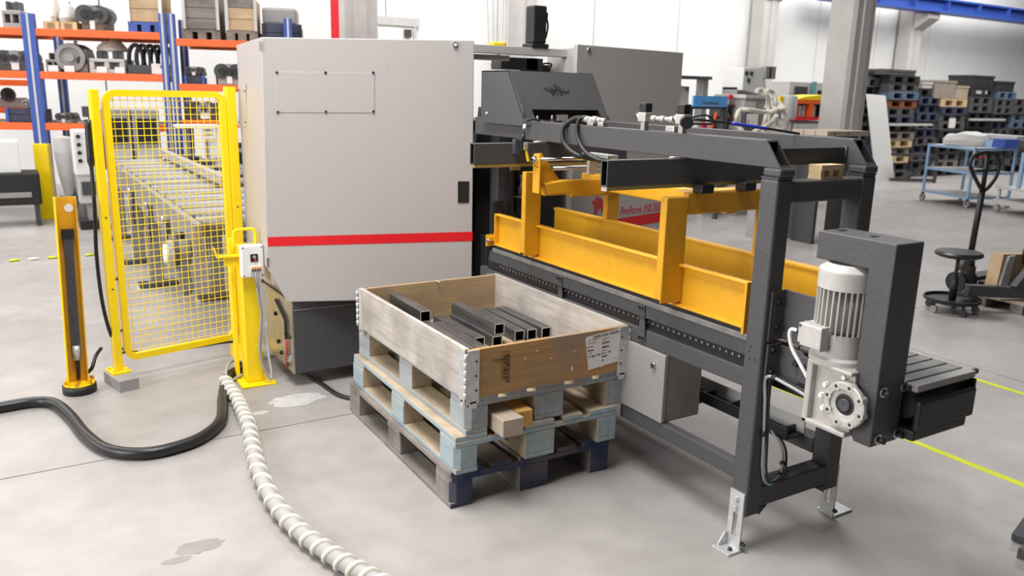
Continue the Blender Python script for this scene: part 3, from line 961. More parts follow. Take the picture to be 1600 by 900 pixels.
# long members linking the two cross members
MB().box(2.50, 2.56, 2.40, 3.42, 1.200, 1.275).build('long_member', Y, gf, bevel=0.006)
MB().box(2.262, 2.30, 2.405, 3.40, 1.170, 1.225).build('long_member', Y, gf, bevel=0.006) if False else None
MB().cyl((2.20, 3.245, 1.318), (2.62, 3.245, 1.318), 0.010, 12).build('guide_rod', M_STEEL, gf)
MB().box(2.49, 2.60, 2.95, 3.05, 1.286, 1.336).build('carriage', M_DARK2, gf, bevel=0.004)
MB().box(2.28, 2.68, 2.42, 2.50, 1.288, 1.296).build('mounting_plate', Y, gf)
# small hinge bracket at the saw end
hb = MB().box(2.205, 2.262, 3.845, 3.875, 0.866, 0.892).build('hinge_bracket', Y, gf, bevel=0.003)
MB().box(2.20, 2.262, 3.858, 3.872, 0.838, 0.90).build('bracket_cheek', Y, hb)
MB().cyl((2.198, 3.86, 0.868), (2.25, 3.86, 0.868), 0.009, 10).build('pin', M_CHROME, hb)

# ================================================================== GEAR MOTOR AND GUARD
gm = thing('gear_motor', 'light grey upright gear motor with round flange at the belt end', 'motor', (2.27, 1.59, 0.63))
mx_, my_ = 2.246, 1.614
# gear housing with a rectangular frame face
gb = MB().box(2.20, 2.295, 1.475, 1.655, 0.635, 0.845).build('gear_housing', M_ALU, gm, bevel=0.008)
for (a, b, c, d) in ((1.645, 1.668, 0.628, 0.842), (1.500, 1.668, 0.628, 0.646), (1.500, 1.668, 0.832, 0.846)):
    MB().box(2.163, 2.22, a, b, c, d).build('housing_rim', M_ALU, gb, bevel=0.005)
MB().box(2.186, 2.20, 1.50, 1.648, 0.646, 0.832).build('housing_web', M_ALU, gb)
fy, fz = 1.512, 0.738
fl_ = MB().lathe((2.186, fy, fz), (-1, 0, 0), [(0.055, 0.0), (0.060, 0.012), (0.0745, 0.014), (0.0745, 0.028), (0.070, 0.030), (0.052, 0.030), (0.050, 0.024), (0.036, 0.022), (0.034, 0.020)], 40).build('output_flange', M_ALU, gm)
for k in range(8):
    a = 2 * PI * k / 8 + 0.25
    MB().lathe((2.179, fy + 0.062 * math.cos(a), fz + 0.062 * math.sin(a)), (-1, 0, 0), [(0.014, 0.0), (0.014, 0.024), (0.011, 0.0245), (0.0055, 0.0245), (0.0055, 0.02)], 12).build('flange_boss', M_ALU, fl_)
    MB().cyl((2.156, fy + 0.063 * math.cos(a), fz + 0.063 * math.sin(a)), (2.1545, fy + 0.063 * math.cos(a), fz + 0.063 * math.sin(a)), 0.0055, 10).build('bolt_hole', M_BLACK, fl_)
MB().lathe((2.186, fy, fz), (-1, 0, 0), [(0.036, 0.018), (0.036, 0.020), (0.024, 0.021), (0.023, 0.016)], 32).build('shaft_seal', M_BLACK, fl_)
MB().lathe((2.186, fy, fz), (-1, 0, 0), [(0.021, 0.010), (0.021, 0.026), (0.018, 0.028), (0.004, 0.027), (0.0, 0.024)], 24).build('hollow_shaft', M_DARK2, fl_)
bolts(gb, [(2.186, 1.60, 0.775), (2.186, 1.60, 0.695), (2.186, 1.612, 0.735), (2.186, 1.535, 0.82)], (-1, 0, 0), 0.008, 0.014, M_WHITE)
# motor body with fins
MB().lathe((mx_, my_, 0.845), (0, 0, 1), [(0.0, 0.0), (0.092, 0.0), (0.092, 0.016), (0.080, 0.024), (0.080, 0.10)], 32).build('mounting_neck', M_MOTOR, gm)
MB().cyl((mx_, my_, 0.94), (mx_, my_, 1.09), 0.071, 28).build('stator', M_MOTOR, gm)
for k in range(30):
    a = 2 * PI * k / 30
    c, s = math.cos(a), math.sin(a)
    MB().bar((mx_ + 0.0775 * c, my_ + 0.0775 * s, 0.945), (mx_ + 0.0775 * c, my_ + 0.0775 * s, 1.092), 0.004, 0.022, up=(c, s, 0)).build('cooling_fin', M_MOTOR, gm)
fan = MB().lathe((mx_, my_, 1.088), (0, 0, 1), [(0.0895, 0.0), (0.0905, 0.055), (0.0895, 0.060), (0.066, 0.079), (0.0, 0.080)], 36).build('fan_cowl', M_MOTOR, gm)
MB().cyl((mx_, my_, 1.166), (mx_, my_, 1.1695), 0.062, 28).build('rain_cap', M_BLACK, fan)
for (a, b) in ((1.02, 0.004), (0.975, 0.004)):
    MB().box(mx_ - 0.03, mx_ + 0.03, 1.509, 1.520, a - 0.012, a + 0.012).build('lifting_lug', M_MOTOR, gm, bevel=0.003)
tbx = MB().box(2.128, 2.205, 1.600, 1.690, 0.893, 0.968).build('terminal_box', M_MOTOR, gm, bevel=0.005)
MB().box(2.124, 2.209, 1.596, 1.600, 0.891, 0.970).build('box_lid', M_MOTOR, tbx, bevel=0.002)
MB().box(2.160, 2.163, 1.5945, 1.692, 0.890, 0.9685).build('lid_joint', M_GREY, tbx)
for (yy, zz) in ((1.682, 0.960), (1.682, 0.900)):
    MB().cyl((2.128, yy, zz), (2.1255, yy, zz), 0.005, 8).build('lid_screw', M_DARK2, tbx)
MB().cyl((2.17, 1.596, 0.900), (2.17, 1.592, 0.900), 0.006, 10).build('lid_screw', M_BRASS, tbx)
gl = MB().cyl((2.165, 1.690, 0.925), (2.165, 1.716, 0.925), 0.012, 12).build('cable_gland', M_BLACK, tbx)
wl = bez([(2.165, 1.712, 0.925), (2.163, 1.742, 0.925), (2.162, 1.748, 0.905), (2.166, 1.735, 0.86), (2.175, 1.70, 0.81), (2.185, 1.665, 0.76)], 8)
w_ = tag(MB().tube(wl, 0.0062, 8).build('motor_lead', M_WHITE), 'short white lead curving from the terminal box down behind the gear housing', 'cable')

gd = thing('motor_guard', 'dark grey hammered sheet guard bent over the gear motor', 'guard', (2.27, 1.57, 0.617))
L = [(1.430, 0.617), (1.430, 1.260), (1.707, 1.260), (1.707, 1.170), (1.513, 1.170), (1.513, 0.660), (1.49, 0.617)]
MB().extr([(2.198, a, b) for a, b in L], (0.137, 0, 0)).build('shell', G, gd, bevel=0.004)
for (xx, zz) in ((2.229, 0.796), (2.333, 0.797), (2.233, 0.640), (2.328, 0.640)):
    pg = MB().cyl((xx, 1.430, zz), (xx, 1.426, zz), 0.017, 14).build('washer', M_STEEL, gd)
    MB().cyl((xx, 1.426, zz), (xx, 1.405, zz), 0.010, 12).build('cap_screw', M_BLACK, pg)
for k in range(8):
    xx = 2.215 + 0.014 * k
    for yc in (1.655, 1.585):
        pass
for yc, sg in ((1.665, 1), (1.560, -1)):
    for k in range(3):
        rr = 0.020 + 0.008 * k
        pth = [(2.266 + rr * math.sin(t) * 0.9, yc + sg * (rr * math.cos(t)) - sg * 0.02, 1.2605) for t in [-0.7 + 1.4 * i / 6 for i in range(7)]]
        MB().tube(pth, 0.0016, 6).build('vent_slot', M_BLACK, gd)

# ================================================================== BAND SAW
sw = thing('band_saw', 'grey band saw machine with red stripe, dark hood and two cabinets', 'band saw', (2.4, 4.5, 0.08))
FA, FB = (1.145, 4.40), (2.22, 4.07)
def F(px, py, off=0.0):
    p = onP(px, py, FA, FB)
    n = Vector((-(FB[1] - FA[1]), FB[0] - FA[0], 0)).normalized()
    return p - n * off
nF = Vector((-(FB[1] - FA[1]), FB[0] - FA[0], 0)).normalized()      # points away from the camera
fpts = [F(408, 58), F(741, 63), F(737, 466), F(449, 472), F(418, 419)]
fc = MB().extr(fpts, nF * 0.03).build('front_cabinet', M_CAB, sw, bevel=0.004)
# red stripe wrapped on the door
st_ = [F(418, 370.5, .001), F(738.6, 362, .001), F(738.2, 376.5, .001), F(418.6, 385, .001)]
MB().extr(st_, -nF * 0.0008).build('red_stripe', M_RED, fc)
ic = [F(431, 112, .0), F(585, 113.5, .0), F(585, 176.3, .0), F(433, 175.6, .0)]
MB().extr(ic, -nF * 0.003).build('inspection_cover', M_CAB, fc, bevel=0.001)
for px, py in ((432.5, 113.3), (508.5, 113.5), (583, 113.5), (434, 175), (509, 174.5), (583.5, 174)):
    p = F(px, py, 0.003)
    MB().cyl(p, p - nF * 0.005, 0.0065, 10).build('cover_screw', M_BLACK, fc)
p = F(711, 70)
MB().cyl(p, p - nF * 0.012, 0.014, 16).build('lock_bezel', M_CHROME, fc)
MB().cyl(p - nF * 0.012, p - nF * 0.018, 0.008, 12).build('lock_key_slot', M_WHITE, fc)
MB().extr([F(716, 284), F(732, 284), F(731.5, 316), F(716, 316)], -nF * 0.002).build('handle_recess', M_BLACK, fc)
hp = [F(715.3, 283.3), F(732.7, 283.3), F(732.2, 316.7), F(715.3, 316.7)]
hi = [F(717, 285.5), F(731, 285.5), F(730.5, 314.5), F(717, 314.5)]
MB().ring([q for q in hp], [q for q in hi], [q - nF * 0.005 for q in hp], [q - nF * 0.005 for q in hi]).build('handle_frame', M_BLACK, fc)
MB().extr([F(404.8, 64.5), F(407.5, 64.5), F(407.5, 80), F(404.8, 80)], -nF * 0.012).build('hinge_pin', M_GREY, fc)
MB().extr([F(417.3, 403), F(418.8, 403), F(418.8, 417), F(417.6, 417)], -nF * 0.008).build('hinge_pin', M_BLACK, fc)
# left wing of the cabinet
WA, WB = FA, (1.212, 5.15)
def Wg(px, py):
    return onP(px, py, WA, WB)
tl, bl = fpts[0], fpts[4]
zt2 = tl.z - 0.012
wq = [tl, Vector((1.212, 5.15, zt2)), Vector((1.212, 5.15, 0.52)), Vector((1.165, 4.62, 0.52)), bl]
wing = MB().extr([tl, Vector((WB[0], WB[1], zt2)), Vector((WB[0], WB[1], bl.z)), bl], (0.02, 0.0, 0)).build('side_wing', M_CAB, sw, bevel=0.003)
wi = [Wg(372.5, 132), Wg(384.5, 131), Wg(386, 198), Wg(374, 199)]
MB().extr(wi, (-0.003, 0, 0)).build('wing_cover', M_CAB, wing)
for px, py in ((373.5, 141), (383.5, 142), (374.5, 191), (385, 191)):
    q = Wg(px, py)
    MB().cyl(q - Vector((0.003, 0, 0)), q - Vector((0.008, 0, 0)), 0.005, 8).build('cover_screw', M_BLACK, wing)
# sloped skirt from wing and door edge to the lower box
lb = Vector((1.255, 4.372, 0.0))
sk = [bl, Vector((WB[0], WB[1], bl.z)), Vector((1.255, 5.15, 0.50)), Vector((1.255, 4.375, 0.505))]
MB().extr(sk, (0.012, 0, 0.004)).build('sloped_skirt', M_CAB, sw)
# lower box: bright side plate and dark front
lbx = MB().box(1.262, 2.20, 4.372, 5.05, 0.085, 0.60).build('lower_box', G, sw, bevel=0.003)
sp_ = MB().extr([(1.255, 4.374, 0.085), (1.255, 4.374, 0.505), (1.255, 5.05, 0.505), (1.255, 5.05, 0.085)], (0.006, 0, 0)).build('side_plate', M_STEEL, sw)
bolts(sp_, [(1.255, 4.42, 0.515), (1.255, 4.95, 0.505), (1.255, 4.70, 0.36), (1.255, 4.66, 0.20), (1.255, 4.61, 0.145)], (-1, 0, 0), 0.011, 0.012, M_BLACK)
bolts(sp_, [(1.255, 4.50, 0.115), (1.255, 4.46, 0.14), (1.255, 4.44, 0.165)], (-1, 0, 0), 0.010, 0.014, M_CHROME)
bolts(sp_, [(1.255, 4.50, 0.29), (1.255, 4.42, 0.29)], (-1, 0, 0), 0.009, 0.012, M_BLACK)
hs = bez([(1.245, 4.66, 0.455), (1.245, 4.58, 0.425), (1.245, 4.50, 0.392), (1.245, 4.475, 0.37), (1.245, 4.472, 0.32), (1.245, 4.472, 0.27)], 6)
MB().tube(hs, 0.009, 8).build('drain_hose', M_BLACK, sp_)
MB().cyl((1.245, 4.472, 0.27), (1.245, 4.472, 0.10), 0.008, 10).build('drain_pipe', mat('dark_red_pipe', (0.35, 0.05, 0.05), 0.4), sp_)
MB().extr([(1.248, 4.42, 0.522), (1.248, 4.96, 0.512), (1.248, 4.96, 0.503), (1.248, 4.42, 0.513)], (-0.006, 0, 0)).build('hinge_strip', M_BLACK, sp_)
MB().box(1.263, 2.198, 4.367, 4.372, 0.455, 0.458).build('fold_line', M_GREY, lbx)
# cabinet body behind the door
MB().extr([(1.175, 4.42, 0.6), (2.21, 4.10, 0.6), (2.34, 4.5, 0.6), (2.30, 5.15, 0.6), (1.232, 5.15, 0.6)], (0, 0, 1.29)).build('cabinet_body', M_CAB, sw)
# machine base and blade column
MB().box(1.9, 4.0, 4.55, 5.2, 0.0, 0.55).build('machine_base', M_DARK2, sw)
MB().box(2.34, 2.96, 4.25, 4.75, 0.10, 1.50).build('blade_housing', M_BLACK, sw)
bc = MB().box(2.362, 2.44, 4.03, 4.12, 0.40, 1.45).build('blade_column', M_DARK2, sw, bevel=0.004)
MB().box(2.435, 2.455, 4.00, 4.06, 0.40, 1.45).build('column_rail', M_BLACK, sw)
bolts(bc, [(2.352, 4.03, 1.01), (2.352, 4.03, 0.935)], (0, -1, 0), 0.011, 0.012, M_STEEL)
MB().box(2.330, 2.385, 4.00, 4.03, 0.88, 1.06).build('bolt_plate', M_BLACK, sw)
MB().box(2.42, 2.48, 3.98, 4.0, 1.235, 1.30).build('stop_plate', M_BRASS, sw)
vb = MB().box(2.50, 2.66, 4.05, 4.2, 0.98, 1.25).build('vice_cylinder_block', M_BLACK, sw, bevel=0.006)
MB().cyl((2.52, 4.03, 1.20), (2.52, 4.03, 1.13), 0.012, 10).build('fitting', M_STEEL, vb)
MB().cyl((2.47, 4.02, 1.08), (2.60, 4.02, 1.075), 0.007, 8).build('fitting', M_GCABLE, vb)
MB().tube(bez([(2.60, 3.97, 1.29), (2.61, 3.98, 1.24), (2.56, 4.0, 1.20), (2.51, 4.02, 1.14), (2.51, 4.03, 1.09)], 6), 0.009, 8).build('air_line', M_GCABLE, vb)
MB().box(2.29, 2.36, 4.02, 4.10, 0.40, 0.86).build('lower_bracket', M_BLACK, sw, bevel=0.004)
MB().tube(bez([(2.26, 4.06, 1.58), (2.245, 4.05, 1.50), (2.235, 4.07, 1.40), (2.25, 4.09, 1.30)], 6), 0.013, 8).build('blade_band', M_BLACK, sw)

# rear cabinet
RA, RB = (3.0, 4.20), (4.012, 4.372)
def Rr(px, py, off=0.0):
    p = onP(px, py, RA, RB)
    return p - nR * off
nR = Vector((-(RB[1] - RA[1]), RB[0] - RA[0], 0)).normalized()
zc = Rr(900, 69).z
rc = MB().extr([Vector((RA[0], RA[1], zc)), Vector((RB[0], RB[1], zc)), Vector((RB[0], RB[1], 0.55)), Vector((RA[0], RA[1], 0.55))], nR * 0.03).build('rear_cabinet', M_CAB, sw, bevel=0.003)
MB().extr([(3.0, 4.205, 0.55), (3.05, 4.60, 0.55), (4.05, 4.80, 0.55), (4.012, 4.39, 0.55)], (0, 0, zc - 0.57)).build('rear_cabinet_body', M_CAB, sw)
MB().extr([(3.02, 4.26, 0.55), (4.05, 4.42, 0.55), (4.05, 4.80, 0.55), (3.05, 4.60, 0.55)], (0, 0, -0.50)).build('rear_lower_box', M_BLACK, sw)
p = Rr(919, 78)
MB().cyl(p, p - nR * 0.012, 0.014, 16).build('lock_bezel', M_CHROME, rc)
MB().extr([Rr(915, 349.5, .001), Rr(1067, 326, .001), Rr(1067, 341, .001), Rr(915, 366, .001)], -nR * 0.0008).build('red_stripe', M_RED, rc)
xd = Vector((RB[0] - RA[0], RB[1] - RA[1], 0)).normalized()
q0 = Rr(968, 336, 0.002)
hgt = (Rr(968, 319, 0.002) - q0).length
M_REDT = mat('red_print', (0.62, 0.05, 0.06), 0.5)
tx = text_part('ProForce 350.350', hgt * 1.06, M_REDT, rc, Matrix.Identity(4), shear=0.22)
w0 = max(v.co.x for v in tx.data.vertices)
want = (Rr(1031, 328.2, 0.002) - q0).length
tx.data.transform(frame_m(q0, xd, (0, 0, 1)) @ Matrix.Diagonal((want / w0, 1, 1, 1)))
def emblem(parent, o, xdir, ydir, w, mt, pieces, n, hh=None):
    mb = MB()
    for pc in pieces:
        mb.extr([Vector(o) + Vector(xdir) * (a * w) + Vector(ydir) * (b * (hh or w)) for a, b in pc], Vector(n) * 0.0012)
    return mb.build('emblem', mt, parent)
# crouching animal emblem, built from a few flat pieces
EMB = [
    [(0.08, .62), (.11, .60), (.20, .50), (.19, .40), (.12, .50)],
    [(.22, .52), (.28, .56), (.40, .56), (.42, .50), (.41, .37), (.33, .36), (.32, .22), (.295, .20), (.285, .27), (.25, .21), (.27, .30), (.275, .38), (.22, .38)],
    [(.40, .40), (.44, .30), (.43, .23), (.41, .22), (.40, .32)],
    [(.405, .80), (.43, .84), (.455, .80), (.47, .64), (.50, .48), (.53, .36), (.57, .25), (.545, .22), (.49, .32), (.46, .48), (.425, .52), (.415, .66)],
    [(.51, .66), (.53, .69), (.55, .64), (.555, .50), (.60, .49), (.62, .56), (.63, .50), (.66, .42), (.68, .47), (.70, .43), (.74, .48), (.78, .56), (.765, .44), (.72, .36), (.64, .35), (.56, .38), (.51, .46)],
]
o_ = Rr(921, 339, 0.002)
emblem(rc, o_, xd, (0, 0, 1), 0.19, M_REDT, [[(.05, .55), (.12, .45), (.2, .34), (.22, .20), (.19, .05), (.25, .05), (.27, .20), (.32, .22), (.31, .05), (.36, .06), (.37, .22), (.55, .30), (.60, .10), (.66, .10), (.66, .40), (.55, .60), (.40, .62), (.36, .82), (.31, .62), (.24, .70), (.20, .52)]], -nR)
# bridge between the cabinets
br = MB().box(2.30, 3.02, 4.33, 4.40, 1.884, 1.930).build('bridge_bar', M_CAB, sw, bevel=0.003)
MB().box(2.30, 2.62, 4.36, 4.40, 1.846, 1.878).build('bridge_under_bar', M_CAB, sw)
MB().box(2.60, 2.90, 4.42, 4.55, 1.800, 1.872).build('drive_block', M_DARK2, sw, bevel=0.004)
MB().box(2.78, 2.86, 4.42, 4.50, 1.70, 1.872).build('black_column', M_BLACK, sw)
MB().box(2.86, 3.05, 4.55, 4.60, 1.72, 1.84).build('black_panel', M_BLACK, sw)
MB().tube(bez([(2.88, 4.45, 1.83), (2.92, 4.42, 1.845), (2.97, 4.43, 1.84), (2.96, 4.45, 1.815), (2.93, 4.44, 1.83)], 6), 0.006, 6).build('cable_loop', M_BLACK, sw)
# upright black servo motor on the bridge
sv = MB().box(2.765, 2.860, 4.33, 4.425, 1.955, 2.175).build('servo_motor', M_BLACK, sw, bevel=0.010)
MB().box(2.752, 2.873, 4.318, 4.437, 1.930, 1.955).build('motor_flange', M_BLACK, sv, bevel=0.006)
MB().box(2.86, 2.885, 4.36, 4.40, 2.11, 2.14).build('connector', M_BLACK, sv)
MB().tube(bez([(2.885, 4.38, 2.12), (2.90, 4.38, 2.06), (2.885, 4.38, 1.99)], 5), 0.006, 6).build('motor_lead', M_BLACK, sv)
# hood with a sloped front
HX0, HX1 = 2.19, 2.712
hd = MB().extr([(HX0, 3.50, 1.575), (HX0, 3.655, 1.772), (HX0, 3.93, 1.772), (HX0, 3.93, 1.505), (HX0, 3.50, 1.505)], (0.006, 0, 0)).build('hood_side', G, sw)
MB().extr([(HX1, 3.50, 1.54), (HX1, 3.655, 1.772), (HX1, 3.93, 1.772), (HX1, 3.93, 1.54), (HX1, 3.50, 1.54)][:4] + [(HX1, 3.49, 1.545)], (0.006, 0, 0)).build('hood_side', G, sw)
def HF(x, t, off=0.0):   # point on the sloped front, t = 0 bottom .. 1 top
    return Vector((x, 3.492 + 0.163 * t, 1.533 + 0.239 * t)) + Vector((0, -0.826, 0.563)) * off
sl = (HF(0, 1) - HF(0, 0))
# front sheet around the slot: top part and two cheeks
nH = Vector((0, 0.826, -0.563))
MB().extr([HF(HX0, .22), HF(HX1 + .006, .22), HF(HX1 + .006, 1), HF(HX0, 1)], nH * 0.005).build('hood_front', G, sw)
MB().extr([HF(HX0, -.1), HF(2.262, -.1), HF(2.255, .22), HF(HX0, .22)], nH * 0.005).build('hood_front', G, sw)
MB().extr([HF(2.680, .02), HF(HX1 + .006, .02), HF(HX1 + .006, .22), HF(2.672, .22)], nH * 0.005).build('hood_front', G, sw)
MB().box(HX0, HX1 + .006, 3.655, 3.93, 1.767, 1.773).build('hood_top', G, sw)
MB().box(2.22, 2.70, 3.60, 3.92, 1.53, 1.62).build('hood_inside', M_BLACK, sw)
for (xx, tt) in ((2.30, .16), (2.39, .17), (2.46, .15)):
    q = HF(xx, tt, -0.03)
    MB().cyl(q, q + Vector((0, 0, -0.04)), 0.008, 10).build('slot_fitting', M_STEEL, sw)
MB().box(2.42, 2.48, 3.53, 3.56, 1.53, 1.56).build('slot_block', M_GREY, sw)
MB().box(HX0 - 0.002, 2.26, 3.496, 3.498, 1.536, 1.538).build('hood_seam', M_BLACK, sw)
MB().cyl((2.19, 3.86, 1.555), (2.182, 3.86, 1.555), 0.006, 8).build('hood_screw', M_WHITE, sw)
ub = sl.normalized()
q0 = HF(atY(850, 160, 3.56).x, .41, 0.0005)
emblem(sw, q0, (1, 0, 0), ub, 0.225, M_BLACK, EMB, (0, -0.826, 0.563), 0.119)
mbk = MB()
for k in range(4):
    mbk.bar(q0 + Vector((0.03 + .02 * k, 0, 0)) + ub * (0.072 + .006 * k), q0 + Vector((0.055 + .02 * k, 0, 0)) + ub * (0.064 + .006 * k), 0.0016, 0.001)
mbk.build('emblem_strokes', M_DARK2, sw)

# ------------------------------------------------------------------ fittings on the top beam
def valve_group():
    v = thing('valve_block', 'pair of black-coil valves joined by brass fittings on the near top beam', 'valve', (2.25, 2.53, 1.529))
    for (y, h) in ((2.645, 0.0), (2.420, 0.0)):
        b = MB().box(2.222, 2.262, y - 0.025, y + 0.022, 1.562, 1.600).build('valve_body', M_ALU, v, bevel=0.003)
        MB().box(2.224, 2.262, y - 0.022, y + 0.020, 1.600, 1.638).build('coil', M_BLACK, b, bevel=0.005)
        MB().cyl((2.242, y + 0.022, 1.582), (2.242, y + 0.046, 1.582), 0.014, 12).build('end_nut', M_CHROME, b)
        MB().box(2.232, 2.254, y - 0.012, y + 0.012, 1.529, 1.562).build('pedestal', M_STEEL, b)
    for k, (ya, r) in enumerate(((2.600, 0.012), (2.575, 0.009), (2.548, 0.012), (2.520, 0.009), (2.492, 0.012), (2.468, 0.009))):
        MB().cyl((2.242, ya, 1.578), (2.242, ya - 0.026, 1.577), r, 12).build('fitting', M_ALU, v)
    cap = MB().cyl((2.235, 2.395, 1.572), (2.215, 2.365, 1.570), 0.024, 18).build('silencer', M_BLACK, v)
    MB().box(2.226, 2.262, 2.450, 2.500, 1.529, 1.553).build('saddle', M_STEEL, v, bevel=0.003)
    return v
valve_group()
fg_ = thing('hose_fitting', 'silver hose fittings on the near top beam where two hoses end', 'fitting', (2.25, 3.0, 1.529))
for (ya, r) in ((3.09, .012), (3.06, .015), (3.03, .012), (3.00, .016), (2.97, .012), (2.94, .010)):
    MB().cyl((2.246, ya, 1.556), (2.246, ya - 0.03, 1.555), r, 12).build('fitting_body', M_ALU, fg_)
MB().box(2.232, 2.262, 2.985, 3.03, 1.529, 1.552).build('clamp', M_STEEL, fg_, bevel=0.003)
MB().box(2.234, 2.264, 2.915, 2.955, 1.529, 1.548).build('clamp', M_STEEL, fg_, bevel=0.003)
tag(MB().tube(bez([(2.245, 3.07, 1.560), (2.235, 3.13, 1.555), (2.205, 3.17, 1.515), (2.196, 3.155, 1.455), (2.21, 3.11, 1.41), (2.25, 3.05, 1.385), (2.35, 3.0, 1.375)], 8), 0.012, 10).build('hydraulic_hose', M_RUB), 'outer black hose looping over the near top beam', 'hose', 'hoses over the top beam')
tag(MB().tube(bez([(2.245, 3.05, 1.565), (2.225, 3.075, 1.555), (2.208, 3.07, 1.50), (2.206, 3.03, 1.44), (2.215, 2.97, 1.40), (2.26, 2.90, 1.375), (2.36, 2.86, 1.372)], 8), 0.010, 10).build('hydraulic_hose', M_RUB), 'inner grey-sheened hose looping over the near top beam', 'hose', 'hoses over the top beam')
MB().tube(bez([(2.24, 2.385, 1.585), (2.30, 2.36, 1.60), (2.33, 2.34, 1.57), (2.25, 2.37, 1.565)], 6), 0.004, 6).build('wire', M_BLACK, None)
o = bpy.data.objects['wire']
tag(o, 'thin black wire looping round the right-hand valve coil', 'wire')
al = thing('air_line', 'black air line with a blue sleeve from the valves to the far top beam', 'air line', (2.45, 2.3, 1.55))
alp = bez([(2.25, 2.37, 1.583), (2.38, 2.325, 1.572), (2.55, 2.27, 1.552), (2.70, 2.24, 1.534)], 8)
MB().tube(alp, 0.0045, 8).build('line', M_RUB, al)
MB().tube(alp[9:17], 0.0065, 8).build('blue_sleeve', M_BWIRE, al)
# carriage rail hanging under the beam between the tubes
tag(MB().box(2.30, 2.36, 2.95, 3.15, 1.385, 1.40).add(MB().box(2.31, 2.35, 3.10, 3.12, 1.30, 1.385).v, MB().box(2.31, 2.35, 3.10, 3.12, 1.30, 1.385).f).build('slide_block', M_GALV), 'small galvanised slide block hanging under the near top beam', 'slide')
# limit switch on the farther cross tube
ls = thing('limit_switch', 'limit switch with yellow-tipped lever on the farther cross tube end', 'sensor', (2.05, 3.32, 1.40))
MB().box(2.028, 2.075, 3.306, 3.333, 1.385, 1.452).build('bracket', M_DARK2, ls)
MB().box(2.050, 2.078, 3.288, 3.306, 1.395, 1.450).build('body', M_BLACK, ls, bevel=0.003)
MB().box(2.062, 2.084, 3.280, 3.288, 1.405, 1.440).build('cover', M_ALU, ls, bevel=0.002)
MB().bar((2.070, 3.276, 1.40), (2.084, 3.276, 1.352), 0.012, 0.008).build('lever', M_YEL, ls)
MB().bar((2.064, 3.278, 1.43), (2.070, 3.276, 1.39), 0.010, 0.008).build('lever_arm', M_BRASS, ls)
MB().cyl((2.066, 3.296, 1.450), (2.066, 3.296, 1.476), 0.010, 10).build('plug', M_BLACK, ls)
MB().tube(bez([(2.066, 3.296, 1.476), (2.07, 3.30, 1.495), (2.09, 3.33, 1.51), (2.13, 3.38, 1.532), (2.20, 3.42, 1.54), (2.25, 3.44, 1.53)], 6), 0.0045, 6).build('lead', M_BLACK, ls)
MB().bar((2.078, 3.312, 1.498), (2.092, 3.33, 1.516), 0.012, 0.012).build('tag', M_WHITE, ls)

# tiny wooden pallet on the portal crossbar
mp = thing('miniature_pallet', 'tiny wooden pallet model on the portal crossbar', 'model pallet', (2.50, 1.945, 1.393))
for z0, z1 in ((1.393, 1.401), (1.424, 1.443)):
    MB().box(2.445, 2.565, 1.915, 1.972, z0, z1).build('board', W_FRESH, mp)
for xa in (2.445, 2.49, 2.545):
    MB().box(xa, xa + 0.02, 1.917, 1.970, 1.401, 1.424).build('block', W_FRESH, mp)

# ================================================================== SAFETY GATE
gt = thing('safety_gate', 'yellow safety gate with wire mesh between two posts', 'gate', (0.76, 5.0, 0.06))
ga, gb_ = Vector((0.410, 4.928, 0)), Vector((1.128, 5.10, 0))
gd_ = (gb_ - ga).normalized()
gn = Vector((gd_.y, -gd_.x, 0))
def GP(s, z, off=0.0):
    return ga + gd_ * s + Vector((0, 0, z)) + gn * off
GL = (gb_ - ga).length
s0, s1, gz0, gz1 = 0.058, GL - 0.03, 0.135, 1.610
rad = 0.05
path = []
for (cs, cz, a0) in ((s1 - rad, gz1 - rad, 0), (s0 + rad, gz1 - rad, 90), (s0 + rad, gz0 + rad, 180), (s1 - rad, gz0 + rad, 270)):
    for k in range(6):
        a = math.radians(a0 + k * 18)
        path.append((cs + rad * math.cos(a), cz + rad * math.sin(a)))
w2 = 0.018
def off(pth, d):
    n = len(pth)
    out = []
    for i in range(n):
        p0, p1 = Vector(pth[i - 1]), Vector(pth[(i + 1) % n])
        t = (p1 - p0).normalized()
        out.append((pth[i][0] - t.y * d, pth[i][1] + t.x * d))
    return out
po, pi_ = off(path, -w2), off(path, w2)
MB().ring([GP(a, b, .015) for a, b in po], [GP(a, b, .015) for a, b in pi_], [GP(a, b, -.015) for a, b in po], [GP(a, b, -.015) for a, b in pi_]).build('gate_frame', M_YEL, gt)
wm = MB()
pitch = 0.0385
n = int((s1 - s0) / pitch)
for k in range(1, n + 1):
    s = s0 + k * (s1 - s0) / (n + 1)
    wm.cyl(GP(s, gz0), GP(s, gz1), 0.0021, 4, caps=False)
n = int((gz1 - gz0) / pitch)
for k in range(1, n + 1):
    z = gz0 + k * (gz1 - gz0) / (n + 1)
    wm.cyl(GP(s0, z, .003), GP(s1, z, .003), 0.0021, 4, caps=False)
o = wm.build('wire_mesh', M_YEL, gt)
o['kind'] = 'stuff'
